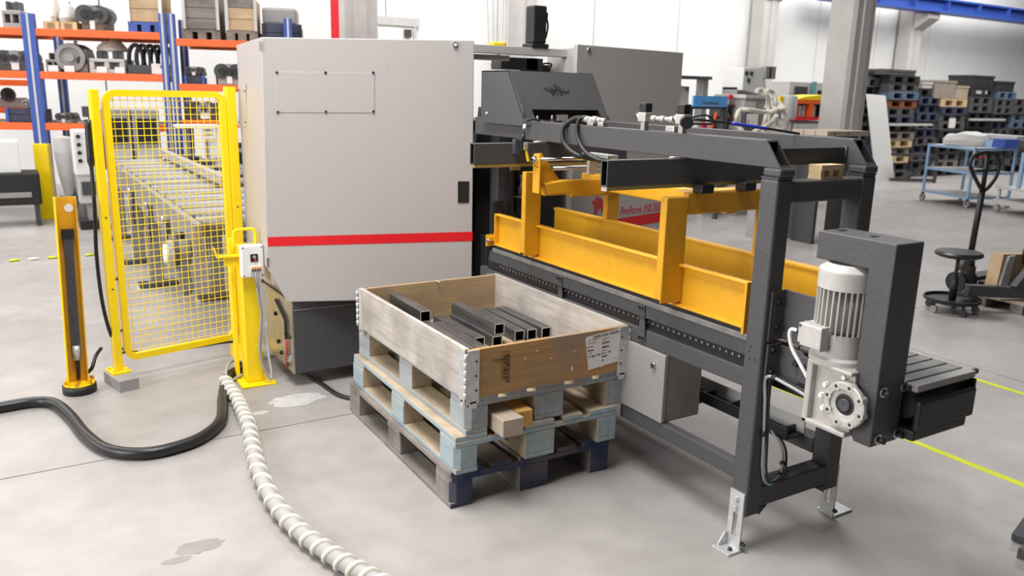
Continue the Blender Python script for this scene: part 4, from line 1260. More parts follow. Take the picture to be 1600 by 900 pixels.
def gpost(nm, label, s, w, h, hang):
    t = thing('gate_post', label, 'post', GP(s, 0), 'gate posts')
    MB().bar(GP(s, 0.075), GP(s, h), w, 0.05, up=gn).build('shaft', M_YEL, t, bevel=0.003)
    c = GP(s, 0)
    MB().obox(c + Vector((0, 0, 0.0695)), (0.10, 0.12, 0.011), math.atan2(gd_.y, gd_.x)).build('base_plate', M_YEL, t)
    bolts(t, [GP(s - .035, .075, .035), GP(s + .035, .075, .035), GP(s - .035, .075, -.035), GP(s + .035, .075, -.035)], (0, 0, 1), 0.010, 0.014, M_YEL)
    MB().obox(c + Vector((0.005, -0.06, 0.032)), (0.105, 0.24, 0.064), math.atan2(gd_.y, gd_.x)).build('foot_block', M_GREY if hang else M_YEL, t)
    for z in (0.95, 0.55):
        MB().cyl(GP(s, z, .025), GP(s, z, .028), 0.005, 8).build('screw', M_DARK2, t)
    return t
gpost('l', 'yellow gate post farther from the saw, on a dull steel foot block', 0.0, 0.042, 1.628, True)
gpost('r', 'yellow gate post beside the saw cabinet wing', GL + 0.02, 0.056, 1.655, False)
for z in (0.30, 0.17, 0.60):
    MB().cyl(GP(0.018, z, .0), GP(0.05, z, .0), 0.008, 8).build('hinge', M_DARK2, gt)
# black cable beside the left post
tag(MB().tube(bez([GP(-.03, 1.47, -.02), GP(-.035, 1.25, -.02), GP(-.045, 1.0, -.0), GP(-.055, 0.75, -.01), GP(-.05, 0.5, -.01), GP(-.035, 0.33, .01), GP(-.0, 0.24, -.03)], 8), 0.011, 8, rf=lambda i: 0.019 if i < 9 else 0.010).build('cable', M_RUB), 'black cable hanging along the gate post that is farther from the saw', 'cable')
# cable under the gate frame
tag(MB().tube(bez([GP(.0, .20, -.03), GP(.2, .125, -.02), GP(.45, .11, -.02), GP(.68, .10, -.01), GP(.80, .06, -.02)], 8), 0.007, 8).build('cable', M_RUB), 'thin black cable sagging under the lower edge of the gate', 'cable')

# ================================================================== SWITCH COLUMN
yc = thing('switch_column', 'square yellow column with base plate and loop handle beside the saw', 'column', (1.082, 4.61, 0))
MB().box(1.037, 1.130, 4.555, 4.665, 0.01, 0.80).build('shaft', M_YEL, yc, bevel=0.006)
MB().box(0.992, 1.186, 4.487, 4.70, 0.0, 0.010).build('base_plate', M_YEL, yc, bevel=0.002)
MB().box(1.012, 1.037, 4.60, 4.75, 0.03, 1.02).build('guide_channel', M_YEL, yc, bevel=0.003) if False else None
MB().box(1.0, 1.022, 4.66, 4.70, 0.02, 0.83).build('back_strip', M_YEL, yc, bevel=0.003)
MB().tube(bez([(1.014, 4.60, 0.79), (1.014, 4.60, 0.862), (1.022, 4.60, 0.884), (1.045, 4.60, 0.890), (1.100, 4.60, 0.892), (1.122, 4.60, 0.886), (1.132, 4.60, 0.864), (1.132, 4.60, 0.80)], 6), 0.009, 10).build('loop_handle', M_YEL, yc)
MB().box(0.915, 1.037, 4.570, 4.605, 0.742, 0.754).build('latch_arm', M_YEL, yc, bevel=0.002)
MB().box(0.955, 1.037, 4.590, 4.602, 0.69, 0.742).build('latch_web', M_YEL, yc)
MB().extr([(0.915, 4.57, 0.742), (0.900, 4.57, 0.80), (0.904, 4.57, 0.802), (0.921, 4.57, 0.754)], (0, 0.035, 0)).build('latch_tongue', M_YEL, yc)
sb = thing('switch_box', 'white switch box with red-black switch on the yellow column', 'switch box', (1.09, 4.53, 0.637))
MB().box(1.026, 1.148, 4.500, 4.554, 0.636, 0.815).build('housing', M_WHITE, sb, bevel=0.008, seg=3)
sr = MB().box(1.075, 1.115, 4.496, 4.500, 0.725, 0.767).build('rotary_switch', M_BLACK, sb)
MB().cyl((1.095, 4.496, 0.752), (1.095, 4.488, 0.752), 0.009, 12).build('switch_knob', M_GCABLE, sr)
MB().box(1.094, 1.104, 4.490, 4.496, 0.728, 0.742).build('switch_tip', M_RED, sr)
tmn = MB().box(1.072, 1.130, 4.488, 4.502, 0.668, 0.697).build('terminal_strip', M_CREAM, sb, bevel=0.002)
for k in range(4):
    MB().box(1.077 + k * .0135, 1.086 + k * .0135, 4.484, 4.489, 0.685, 0.697).build('terminal', mat('orange_terminal' + str(k), (0.85, 0.30, 0.05), 0.5) if k == 0 else MATS['orange_terminal0'], tmn)
    MB().box(1.077 + k * .0135, 1.085 + k * .0135, 4.484, 4.489, 0.669, 0.683).build('clamp', M_BLACK, tmn)
for (a, b) in ((1.036, 0.804), (1.138, 0.804), (1.036, 0.647), (1.138, 0.647)):
    MB().cyl((a, 4.500, b), (a, 4.4985, b), 0.004, 8).build('lid_screw', M_BLACK, sb)
cbl = thing('switch_cable', 'grey cable fanning into thin wires below the white switch box', 'cable', (1.12, 4.51, 0.0))
main = bez([(1.105, 4.50, 0.58), (1.112, 4.505, 0.50), (1.122, 4.51, 0.42), (1.110, 4.51, 0.30), (1.105, 4.515, 0.20), (1.115, 4.51, 0.12), (1.140, 4.50, 0.05), (1.158, 4.495, 0.03)], 8)
MB().tube(main, 0.008, 8).build('sheath', M_GCABLE, cbl)
for k in range(4):
    MB().tube(bez([(1.081 + k * .0135, 4.484, 0.672), (1.085 + k * .011, 4.482, 0.63), (1.104 + k * .002, 4.495, 0.575)], 6), 0.0032, 6).build('wire', M_LGREY if k % 2 else M_GCABLE, cbl)
MB().tube(bez([(1.158, 4.495, 0.03), (1.160, 4.50, 0.08), (1.152, 4.52, 0.2), (1.150, 4.53, 0.36)], 6), 0.006, 8).build('riser', M_LGREY, cbl)

# ================================================================== LIGHT-CURTAIN BOLLARD
bo = thing('light_curtain_post', 'ochre channel post holding a dark light curtain bar', 'post', (0.205, 4.86, 0))
def tilt(x, y, z):   # the channel leans slightly as in the photograph
    return (x + (0.028 * (z / 1.07)), y, z)
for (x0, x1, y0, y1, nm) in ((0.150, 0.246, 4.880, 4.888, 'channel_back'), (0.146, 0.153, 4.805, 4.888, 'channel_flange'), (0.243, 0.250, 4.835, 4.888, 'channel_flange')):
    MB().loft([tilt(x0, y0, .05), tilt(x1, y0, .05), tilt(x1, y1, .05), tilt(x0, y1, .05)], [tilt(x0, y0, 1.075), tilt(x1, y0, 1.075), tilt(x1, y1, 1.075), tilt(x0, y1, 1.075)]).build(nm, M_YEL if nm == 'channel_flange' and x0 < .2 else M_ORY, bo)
MB().cyl(tilt(0.215, 4.878, 1.015), tilt(0.215, 4.881, 1.015), 0.022, 16).build('sight_hole', M_WHITE, bo)
MB().loft([tilt(.178, 4.845, .20), tilt(.222, 4.845, .20), tilt(.222, 4.880, .20), tilt(.178, 4.880, .20)], [tilt(.178, 4.845, .90), tilt(.222, 4.845, .90), tilt(.222, 4.880, .90), tilt(.178, 4.880, .90)]).build('sensor_bar', M_DARK2, bo)
MB().loft([tilt(.170, 4.84, .86), tilt(.230, 4.84, .86), tilt(.230, 4.880, .86), tilt(.170, 4.880, .86)], [tilt(.170, 4.84, .905), tilt(.230, 4.84, .905), tilt(.230, 4.880, .905), tilt(.170, 4.880, .905)]).build('bar_cap', M_BLACK, bo)
MB().cyl(tilt(.20, 4.85, .27), tilt(.20, 4.85, .19), 0.02, 12).build('plug', M_GALV, bo)
MB().tube(bez([tilt(.20, 4.85, .20), tilt(.203, 4.845, .14), tilt(.20, 4.84, .08)], 6), 0.010, 8).build('lead', M_BLACK, bo)
bp = MB().cyl((0.205, 4.865, 0.0), (0.205, 4.865, 0.045), 0.085, 28).build('base_ring', M_BLACK, bo)
MB().cyl((0.205, 4.865, 0.045), (0.205, 4.865, 0.055), 0.078, 28).build('base_plate', M_YEL, bo)
for k in range(6):
    a = k * PI / 3 + 0.3
    c = Vector((0.205 + 0.068 * math.cos(a), 4.865 + 0.068 * math.sin(a), 0.055))
    MB().cyl(c, c + Vector((0, 0, 0.022)), 0.013, 6).build('anchor_nut', M_ORY, bo)
MB().tube(bez([(0.25, 4.87, 0.10), (0.275, 4.86, 0.13), (0.30, 4.90, 0.18), (0.335, 4.92, 0.22)], 6), 0.010, 8).build('flex_lead', M_RUB, bo)

# ================================================================== HOSES ON THE FLOOR
HB = [(-0.60, 4.66), (-0.35, 4.705), (-0.17, 4.718), (-0.027, 4.724), (0.072, 4.651), (0.132, 4.424), (0.181, 4.131), (0.255, 3.905), (0.389, 3.794), (0.54, 3.799), (0.668, 3.871), (0.778, 4.036), (0.855, 4.346), (0.944, 4.642), (1.010, 4.73), (1.06, 4.79)]
tag(MB().tube(bez([(a, b, 0.0285) for a, b in HB], 8), 0.028, 12).build('floor_hose', M_RUB), 'thick black hose snaking across the floor in front of the gate', 'hose')
tag(MB().tube(bez([(0.93, 4.58, 0.025), (0.945, 4.66, 0.07), (1.0, 4.76, 0.085), (1.06, 4.79, 0.06)], 8), 0.008, 8).build('cable', M_GCABLE), 'thin grey cable arching over the thick hose beside the yellow column', 'cable')
tag(MB().tube(bez([(0.935, 4.57, 0.012), (0.97, 4.63, 0.012), (1.03, 4.66, 0.03)], 8), 0.009, 8).build('cable', M_GCABLE), 'short grey cable lying between the thick hose and the yellow column', 'cable')
tag(MB().tube(bez([(1.35, 4.62, 0.012), (1.40, 4.36, 0.012), (1.43, 4.12, 0.012), (1.52, 4.0, 0.012)], 8), 0.012, 8).build('cable', M_RUB), 'black cable leading from under the saw towards the pallet stack', 'cable')
HS = [(0.915, 4.56), (0.911, 4.40), (0.910, 4.264), (0.878, 3.891), (0.832, 3.619), (0.79, 3.344), (0.772, 3.032), (0.795, 2.769), (0.846, 2.557), (0.907, 2.374), (0.965, 2.22), (1.03, 2.08)]
sp_path = bez([(a, b, 0.0) for a, b in HS], 60)
# resample by length so that the spiral rib is even
pts, acc = [sp_path[0]], 0.0
for p, q in zip(sp_path[:-1], sp_path[1:]):
    acc += (q - p).length
    if acc >= 0.0055:
        pts.append(q)
        acc = 0.0
RR = 0.036
wh = thing('spiral_hose', 'cream spiral-ribbed hose curving across the floor towards the camera', 'hose', (pts[0].x, pts[0].y, 0))
MB().tube([p + Vector((0, 0, RR + 0.004)) for p in pts], 0.031, 12).build('inner_wall', mat('grey_hose_wall', (0.36, 0.35, 0.335), 0.55), wh)
hel = []
ang = 0.0
lp = pts[0]
for i, p in enumerate(pts):
    t = (pts[min(i + 1, len(pts) - 1)] - pts[max(0, i - 1)]).normalized()
    a = t.cross(Vector((0, 0, 1))).normalized()
    b = a.cross(t)
    for k in range(2):
        ang += 2 * PI * 0.0055 / 0.056 / 2
        q = p if k == 0 else (p + pts[min(i + 1, len(pts) - 1)]) / 2
        hel.append(q + Vector((0, 0, RR + 0.004)) + (a * math.cos(ang) + b * math.sin(ang)) * 0.0275)
MB().tube(hel, 0.0125, 8).build('spiral_rib', M_CREAM, wh)

# floor chain in the distance
fc_ = thing('floor_chain', 'yellow and white barrier chain lying on the floor left of the gate', 'chain', (0.1, 8.9, 0))
for k in range(11):
    x = -0.9 + k * 0.16
    MB().cyl((x, 8.86 + 0.01 * math.sin(k), 0.013), (x + 0.085, 8.86 + 0.012, 0.013), 0.012, 8).build('link', M_TAPE if k % 2 else M_WHITE, fc_)

# ================================================================== INFEED ROLLER TABLE
rt = thing('infeed_roller_table', 'grey infeed roller table with jacking legs behind the gate', 'roller table', (1.5, 7.5, 0))
M_RT = mat('roller_table_grey', (0.235, 0.227, 0.224), 0.55, var=0.04, scale=8)
MB().box(0.93, 0.975, 5.25, 10.1, 0.60, 0.83).build('side_beam', M_RT, rt, bevel=0.004)
MB().box(2.10, 2.145, 5.25, 10.1, 0.60, 0.83).build('side_beam', M_RT, rt, bevel=0.004)
for k in range(13):
    y = 5.45 + k * 0.37
    r = MB().cyl((0.975, y, 0.80), (2.10, y, 0.80), 0.045, 18).build('roller', M_GREY, rt)
    MB().box(0.975, 2.10, y + 0.10, y + 0.26, 0.70, 0.755).build('cover_plate', M_RT, rt)
for k in range(7):
    y = 5.62 + k * 0.70
    MB().box(1.62, 1.86, y, y + 0.07, 0.842, 0.868).build('chain_pad', M_DARK2, rt)
for (x, y, drop) in ((0.945, 7.21, 1), (0.905, 8.24, 1), (1.30, 6.56, 0), (0.945, 9.6, 1), (2.12, 7.21, 0), (2.12, 9.0, 0)):
    xx = max(x, 0.952)
    lg = MB().bar((xx, y, 0.04), (xx, y, 0.62), 0.07, 0.10).build('leg', M_RT, rt, bevel=0.004)
    MB().box(xx - 0.14, xx + 0.16, y - 0.07, y + 0.07, 0.02, 0.055).build('foot_plate', M_DARK2, lg, bevel=0.004)
    MB().box(xx - 0.16, xx + 0.18, y - 0.085, y + 0.085, 0.0, 0.02).build('foot_sole', M_LGREY, lg)
    for z in (0.12, 0.20, 0.28, 0.46):
        MB().cyl((xx - 0.035, y, z), (xx - 0.05, y, z), 0.016, 8).build('adjuster_bolt', M_DARK2 if z > .15 else M_CHROME, lg)
    MB().tube(bez([(xx - 0.04, y + 0.05, 0.60), (xx - 0.05, y + 0.06, 0.45), (xx - 0.04, y + 0.05, 0.30)], 5), 0.008, 6).build('lead', M_BLACK, lg)
rm = MB().cyl((0.925, 5.47, 0.62), (0.80, 5.47, 0.62), 0.085, 24).build('gear_motor', M_GREY, rt)
MB().cyl((0.80, 5.47, 0.62), (0.775, 5.47, 0.62), 0.060, 24).build('motor_cap', M_WHITE, rm)
MB().lathe((0.86, 5.47, 0.62), (-1, 0, 0), [(0.088, 0), (0.098, .005), (0.098, .03), (0.088, .035)], 24).build('motor_collar', M_DARK2, rm)
MB().extr([(0.90, 5.40, 0.60), (0.90, 5.55, 0.60), (0.90, 5.36, 0.36), (0.90, 5.24, 0.42)], (-0.05, 0, 0)).build('torque_arm', M_DARK2, rm, bevel=0.01)
MB().cyl((0.92, 5.60, 0.70), (0.87, 5.60, 0.70), 0.03, 12).build('sensor_knob', M_BLACK, rm)
tag(MB().box(1.46, 1.53, 6.98, 10.3, 0.868, 0.935).build('work_beam', M_ALU), 'long pale metal bar lying on the infeed rollers', 'metal bar')
# small post assemblies on the table side
for k, y in enumerate((6.2, 7.0, 8.0)):
    pz = thing('side_switch', ['small roller switch on the table side nearest the saw', 'small roller switch at the middle of the table side', 'small roller switch at the far part of the table side'][k], 'switch', (0.915, y, 0.66), 'switches along the infeed table')
    MB().box(0.90, 0.93, y - 0.02, y + 0.02, 0.62, 0.72).build('body', M_DARK2, pz)
    MB().cyl((0.895, y, 0.73), (0.875, y, 0.73), 0.02, 12).build('roller', M_CHROME, pz)
    MB().tube(bez([(0.91, y, 0.62), (0.90, y - 0.01, 0.52), (0.91, y, 0.42)], 5), 0.007, 6).build('lead', M_BLACK, pz)

# ================================================================== HOIST
ho = thing('hoist_hook', 'hanging hoist hook with yellow block and four pale ropes', 'hoist', (3.30, 6.6, 1.7))
hx = atY(777, 100, 6.6)
for px0, px1 in ((758, 763), (769, 770), (790, 784), (794, 789)):
    a, b = atY(px0, -120, 6.6), atY(px1, 72, 6.6)
    MB().cyl(b, Vector((a.x, a.y, 6.5)) if False else a + (a - b) * 4, 0.006, 6).build('rope', M_WHITE, ho)
cblk = atY(777, 71, 6.6)
MB().box(cblk.x - 0.07, cblk.x + 0.06, 6.55, 6.65, cblk.z - 0.03, cblk.z + 0.03).build('yellow_block', M_YEL, ho, bevel=0.02)
MB().box(cblk.x + 0.03, cblk.x + 0.075, 6.56, 6.64, cblk.z - 0.03, cblk.z + 0.025).build('red_cheek', M_ORANGE, ho, bevel=0.01)
hk = atY(776, 97, 6.6)
pth = [hk + Vector((0.055 * math.sin(t), 0, 0.05 * math.cos(t))) for t in [0.3 + 4.4 * i / 14 for i in range(15)]]
MB().tube([Vector((cblk.x, 6.6, cblk.z - .03)), pth[0] + Vector((0, 0, .02))] + pth, 0.013, 8).build('hook', M_CHROME, ho)

# ================================================================== PALLET RACKS (left background)
RY = 11.5          # rack front plane
def rpx(px, py, y=RY):
    return atY(px, py, y)
_n0 = set(bpy.data.objects)
rk = thing('pallet_rack', 'blue and orange pallet rack with loaded shelves behind the gate', 'rack', (1.1, 11.9, 0))
XA, XB, XC, XD = 0.34, 1.87, 3.28, 4.05
def upright(x, y, w, h=2.5, prot=False, parent=rk):
    o = MB().box(x - w / 2, x + w / 2, y, y + 0.07, 0, h).build('upright', M_BLUE, parent, bevel=0.006)
    MB().box(x - 0.012, x + 0.012, y - 0.004, y, 0, h).build('slot_strip', M_LGREY, o)
    if prot:
        p = MB().box(x - w / 2 - 0.012, x + w / 2 + 0.012, y - 0.03, y + 0.09, 0, 0.92).build('upright_guard', M_YEL, o, bevel=0.01)
    return o
upright(XA, RY, 0.145, 2.42, True)
upright(XA, RY + 1.0, 0.105, 2.42)
for xo in (-0.052, 0.052):
    upright(XB + xo, RY, 0.078, 2.48)
upright(XB, RY + 1.0, 0.10, 2.48)
upright(XC, RY, 0.10, 2.48)
upright(-1.05, RY, 0.105, 2.42)
def beam(x0, x1, z, y=RY, h=0.085):
    MB().box(x0, x1, y + 0.005, y + 0.055, z - h, z).build('shelf_beam', M_ORANGE, rk, bevel=0.004)
    MB().box(x0, x1, y + 0.95, y + 1.0, z - h, z).build('shelf_beam', M_ORANGE, rk)
    MB().box(x0 + .02, x1 - .02, y + 0.055, y + 0.95, z - 0.02, z - 0.004).build('shelf_deck', W_RAW, rk)
UZ, MZ, LZ = 2.255, 1.765, 1.165
for (x0, x1) in ((-1.0, XA - .05), (XA + .05, XB - .08)):
    for z in (UZ, MZ, LZ):
        beam(x0, x1, z)
UZ2, MZ2, LZ2 = 2.195, 1.665, 1.23
for z in (UZ2, MZ2, LZ2):
    beam(XB + .08, XC - .05, z)
rv = MB().box(2.72, 2.80, 11.55, 11.63, 0, 2.15).build('red_strut', mat('dark_red_paint', (0.45, 0.03, 0.03), 0.5), rk)
MB().box(3.80, 3.90, RY, RY + .08, 0, 2.9).build('red_upright', M_RED, rk)
_rackset = set(bpy.data.objects) - _n0
# second rack deeper at the far left
rk2 = thing('pallet_rack', 'second blue and orange rack farther back at the left edge', 'rack', (-0.5, 13.6, 0))
for z in (1.66, 1.30):
    MB().box(-1.6, 0.42, 13.2, 13.25, z - 0.08, z).build('shelf_beam', M_ORANGE, rk2)
    MB().box(-1.6, 0.42, 13.25, 14.0, z - 0.02, z).build('shelf_deck', W_RAW, rk2)
MB().box(0.42, 0.52, 13.2, 13.27, 0, 1.9).build('upright', M_BLUE, rk2)
MB().box(-1.7, -1.6, 13.2, 13.27, 0, 1.9).build('upright', M_BLUE, rk2)

W_CRATE = wood('crate_plywood', (0.46, 0.33, 0.20), (0.58, 0.43, 0.28), 'x', stain=(0.40, 0.28, 0.17))
W_CRATEG = wood('grey_crate_slats', (0.20, 0.18, 0.16), (0.30, 0.27, 0.24), 'x', stain=(0.14, 0.12, 0.11))

def slat_crate(label, x0, x1, z0, z1, y, d, n, m, frame, pal=None, top=None):
    t = thing('wooden_crate', label, 'crate', ((x0 + x1) / 2, y + d / 2, z0))
    zb = z0
    if pal:
        for xa in (x0, (x0 + x1) / 2 - .05, x1 - .1):
            MB().box(xa, xa + .1, y, y + d, z0, z0 + .09).build('pallet_block', pal, t)
        MB().box(x0, x1, y, y + d, z0 + .09, z0 + .12).build('pallet_deck', pal, t)
        zb = z0 + .12
    MB().box(x0 + .02, x1 - .02, y + .02, y + d - .02, zb, z1 - .02).build('liner', m, t)
    hh = (z1 - zb) / n
    for k in range(n):
        MB().box(x0 + .01, x1 - .01, y, y + .02, zb + k * hh + .008, zb + (k + 1) * hh).build('slat', (top if top and k == n - 1 else m), t)
    for xa in (x0, x1 - .035):
        MB().box(xa, xa + .035, y - .02, y, zb, z1).build('corner_post', frame, t)
    return t

def small_pallet(label, x0, x1, z0, y, d, m=W_FRESH, group=None):
    t = thing('small_pallet', label, 'pallet', ((x0 + x1) / 2, y + d / 2, z0), group)
    w = x1 - x0
    for k in range(3):
        xa = x0 + k * (w - .09) / 2
        MB().box(xa, xa + .09, y, y + d, z0, z0 + .07).build('block', m, t)
    for k in range(4):
        MB().box(x0, x1, y + k * d / 4 + .01, y + (k + 1) * d / 4, z0 + .07, z0 + .09).build('deck_board', m, t)
    return t

def casting(label, x0, x1, z0, z1, y, d, m, kind='drum', group=None):
    """machine parts on the shelves: round housing, bearing block or ribbed casing"""
    t = thing('machine_part', label, 'machine part', ((x0 + x1) / 2, y + d / 2, z0), group)
    w, h = x1 - x0, z1 - z0
    cx = (x0 + x1) / 2
    if kind == 'drum':
        r = h / 2
        MB().cyl((cx - w * .12, y, z0 + r), (cx - w * .12, y + d, z0 + r), r, 28).build('housing', m, t, bevel=0.01)
        MB().lathe((cx - w * .12, y, z0 + r), (0, -1, 0), [(r * .98, 0), (r * .98, .03), (r * .7, .04), (r * .62, .01), (r * .3, .01), (r * .28, .05), (0, .05)], 28).build('rim', M_GREY, t)
        MB().box(cx + w * .02, x1, y + .02, y + d * .8, z0, z0 + h * .82).build('gear_case', M_GREY, t, bevel=0.02)
        MB().cyl((cx, y + d * .3, z0 + h * .9), (cx, y + d * .3, z1 + .03), 0.02, 10).build('eye_bolt', M_STEEL, t)
        MB().cyl((cx + w * .3, y + .02, z0 + h * .4), (cx + w * .3, y - .03, z0 + h * .4), h * .16, 16).build('port', M_BLACK, t)
    elif kind == 'block':
        MB().box(x0, x1, y, y + d, z0, z0 + h * .45).build('base', m, t, bevel=0.01)
        for k in range(3):
            xa = x0 + w * (.06 + .31 * k)
            MB().cyl((xa + w * .13, y - .01, z0 + h * .62), (xa + w * .13, y + d * .8, z0 + h * .62), h * .36, 16).build('bearing', M_GREY if k % 2 else M_DARK2, t)
            MB().cyl((xa + w * .13, y - .03, z0 + h * .62), (xa + w * .13, y - .01, z0 + h * .62), h * .16, 12).build('bore', M_BLACK, t)
        MB().box(x0 + w * .4, x0 + w * .62, y - .012, y, z0 + h * .05, z0 + h * .38).build('tag', M_PAPER, t)
    elif kind == 'coil':
        for k in range(5):
            a = .2 + k * .16
            pth = [(x0 + w * (a + .18 * math.cos(u)), y + d * .2 + .05 * k, z0 + h * .5 + h * .46 * math.sin(u)) for u in [PI * 2 * i / 18 for i in range(19)]]
            MB().tube(pth, h * .07, 8).build('loop', m if k % 2 == 0 else M_DARK2, t)
        MB().box(x0, x1, y + .02, y + d, z0, z0 + h * .3).build('tray', M_DARK2, t, bevel=0.01)
        MB().box(x0 + w * .62, x0 + w * .85, y - .012, y + .0, z0 + h * .02, z0 + h * .36).build('tag', M_PAPER, t)
    elif kind == 'frame':
        for (a, b, c, e) in ((0, 1, 0, .18), (0, 1, .5, .66), (0, .14, .18, .5), (.42, .56, .18, .5), (.86, 1, .18, .5)):
            MB().box(x0 + w * a, x0 + w * b, y, y + d, z0 + h * c, z0 + h * e).build('casting_rib', m, t, bevel=0.008)
        for k in range(2):
            MB().box(x0 + w * (.2 + .45 * k), x0 + w * (.38 + .45 * k), y + .03, y + d * .6, z0 + h * .66, z1).build('upper_body', M_DARK2, t, bevel=0.01)
    return t

def shx(px):      # x on the rack front for a pixel column
    return atY(px, 90, RY + .1).x
G2 = 'parts stored on the rack'
_n0 = set(bpy.data.objects)
YB = RY + 0.10
# --- top shelf, left bay
small_pallet('fresh small pallet on the rack top shelf, left of two', shx(68), shx(94), UZ, YB, .6, W_FRESH, 'small pallets on the rack top shelf')
small_pallet('fresh small pallet on the rack top shelf, right of two, under white bags', shx(96), shx(122), UZ, YB, .6, W_FRESH, 'small pallets on the rack top shelf')
def bag(label, x0, x1, z0, z1, y, m):
    t = thing('bagged_part', label, 'bag', ((x0 + x1) / 2, y + .2, z0))
    mb = MB()
    n = 10
    for k in range(n):
        pass
    rnd = random.Random(int(x0 * 1000))
    prof = [(0.0, 0.0), (0.48, 0.02), (0.52, 0.25), (0.42, 0.55), (0.3, 0.8), (0.12, 0.95), (0.0, 1.0)]
    mb.lathe((0, 0, 0), (0, 0, 1), prof, 14)
    o_ = mb
    o_.v = [((x0 + x1) / 2 + (a + .06 * math.sin(7 * b)) * (x1 - x0), y + .2 + b * .35, z0 + c * (z1 - z0) * (1 + .12 * math.sin(9 * a))) for a, b, c in o_.v]
    o_.build('bag', m, t)
    MB().cyl(((x0 + x1) / 2, y + .2, z1 - .01), ((x0 + x1) / 2 + .02, y + .2, z1 + .05), .018, 8).build('bag_neck', m, t)
    return t
bag('cream bagged part on the rack top shelf nearest the blue upright', shx(76), shx(88), UZ + .09, UZ + .34, YB, M_CREAM)
bag('pale grey bagged part on the rack top shelf, right of the cream one', shx(89), shx(116), UZ + .09, UZ + .30, YB, M_LGREY)
casting('dark brown bearing parts on the rack top shelf beside the tall crate', shx(130), shx(164), UZ, UZ + .30, YB, .5, mat('brown_casting', (0.14, 0.10, 0.08), 0.6), 'block', G2)
slat_crate('stack of light plywood crates in a white frame on the rack top shelf', shx(202), shx(255), UZ, UZ + .72, YB, .7, 4, W_CRATE, M_WPAINT, M_BLUE)
casting('black boxy part on the rack top shelf at the left picture edge', shx(2), shx(34), UZ, UZ + .30, YB, .4, M_GREY, 'frame', G2)
# --- middle shelf, left bay
casting('dark round gear housing on the rack middle shelf', shx(92), shx(133), MZ, MZ + .34, YB, .4, M_DARK2, 'drum', G2)
casting('grey ribbed casting with two dark slots on the rack middle shelf', shx(136), shx(192), MZ, MZ + .26, YB, .5, M_LGREY, 'frame', G2)
bag('beige wrapped bundle on top of the grey ribbed casting', shx(146), shx(190), MZ + .26, MZ + .40, YB, M_CREAM)
casting('coiled black hoses in a tray on the rack middle shelf', shx(195), shx(256), MZ, MZ + .36, YB, .5, M_BLACK, 'coil', G2)
casting('low dark bearing row on the rack middle shelf left of the upright', shx(-14), shx(44), MZ, MZ + .24, YB, .4, M_DARK2, 'block', G2)
casting('grey casting in front of the round gear housing on the middle shelf', shx(66), shx(90), MZ, MZ + .22, YB, .4, M_GREY, 'frame', G2)
for k, px in enumerate((72, 98, 150, 178, 240)):
    x = shx(px)
    tag(MB().box(x, x + 0.11, YB - .06, YB - .05, MZ + .005, MZ + .075).build('shelf_tag', M_PAPER), ['white paper tag on the middle shelf nearest the blue upright', 'white paper tag on the middle shelf under the round gear housing', 'white paper tag under the left slot of the grey ribbed casting', 'white paper tag under the right slot of the grey ribbed casting', 'white paper tag in front of the coiled black hoses'][k], 'tag', 'paper tags on the rack')
# --- low shelf, left bays
casting('short dark roller set on the rack low shelf right of the blue upright', shx(74), shx(98), LZ, LZ + .12, YB, .4, M_GREY, 'block', G2)
tvx = shx(113)
tv = thing('monitor', 'small dark monitor on the rack low shelf', 'monitor', (tvx + .08, YB + .2, LZ))
MB().box(tvx, tvx + 0.16, YB + .1, YB + .14, LZ + .07, LZ + .20).build('screen', M_DARK2, tv, bevel=0.006)
MB().box(tvx + .06, tvx + .10, YB + .12, YB + .15, LZ + .02, LZ + .07).build('neck', M_DARK2, tv)
MB().box(tvx - .05, tvx + 0.22, YB + .05, YB + .25, LZ, LZ + .02).build('stand', M_GREY, tv)
slat_crate('low dark blue crate on the rack low shelf at the left edge', shx(-10), shx(48), LZ, LZ + .17, YB, .5, 2, M_CRATEB, M_BLUE)
casting('black motor part lying on the low dark blue crate', shx(20), shx(42), LZ + .17, LZ + .27, YB, .3, M_BLACK, 'drum', G2)
_rackset |= set(bpy.data.objects) - _n0
casting('dark part with white label on the deeper rack at the left edge', -0.9, 0.3, 1.30, 1.56, 13.3, .4, M_GREY, 'block', G2)
# --- floor in front of / under the rack
wbx = thing('white_cabinet', 'white cabinet on a black base under the rack at the left edge', 'cabinet', (0.05, 11.2, 0))
MB().box(-.22, .10, 11.05, 11.4, .62, .98).build('body', M_WPAINT, wbx, bevel=0.01)
MB().box(-.42, .28, 11.0, 11.45, .25, .62).build('base', M_BLACK, wbx, bevel=0.02)
for a in (-.38, .20):
    MB().box(a, a + .05, 11.02, 11.4, 0, .25).build('foot', M_DARK2, wbx)
MB().box(-.30, .18, 10.99, 11.0, .34, .40).build('handle_bar', M_GREY, wbx)
for k, (px0, px1) in enumerate(((76, 94), (95, 112))):
    x0, x1 = shx(px0) , shx(px1)
    t = thing('dust_bag', ['grey dust bag hanging under the rack, left of two', 'grey dust bag hanging under the rack, right of two'][k], 'bag', ((x0 + x1) / 2, 11.35, 0), 'dust bags under the rack')
    cx = (x0 + x1) / 2
    mb = MB().lathe((cx, 11.35, .28), (0, 0, 1), [(0.02, 0.0), (.05, .02), (.10, .28), (.125, .55), (.12, .72), (0, .74)], 14)
    mb.build('bag', M_LGREY, t)
    MB().cyl((cx, 11.35, 0.0), (cx, 11.35, .30), .05, 12).build('stand', M_GREY, t)
    MB().tube([(cx - .1, 11.3, .30), (cx, 11.26, .27), (cx + .1, 11.3, .30)], .015, 6).build('strap', M_DARK2, t)
wm_ = thing('white_machine', 'white machine with a row of dark dials, half hidden by the gate post', 'machine', (0.92, 10.6, 0))
x0 = atY(110, 200, 10.6).x
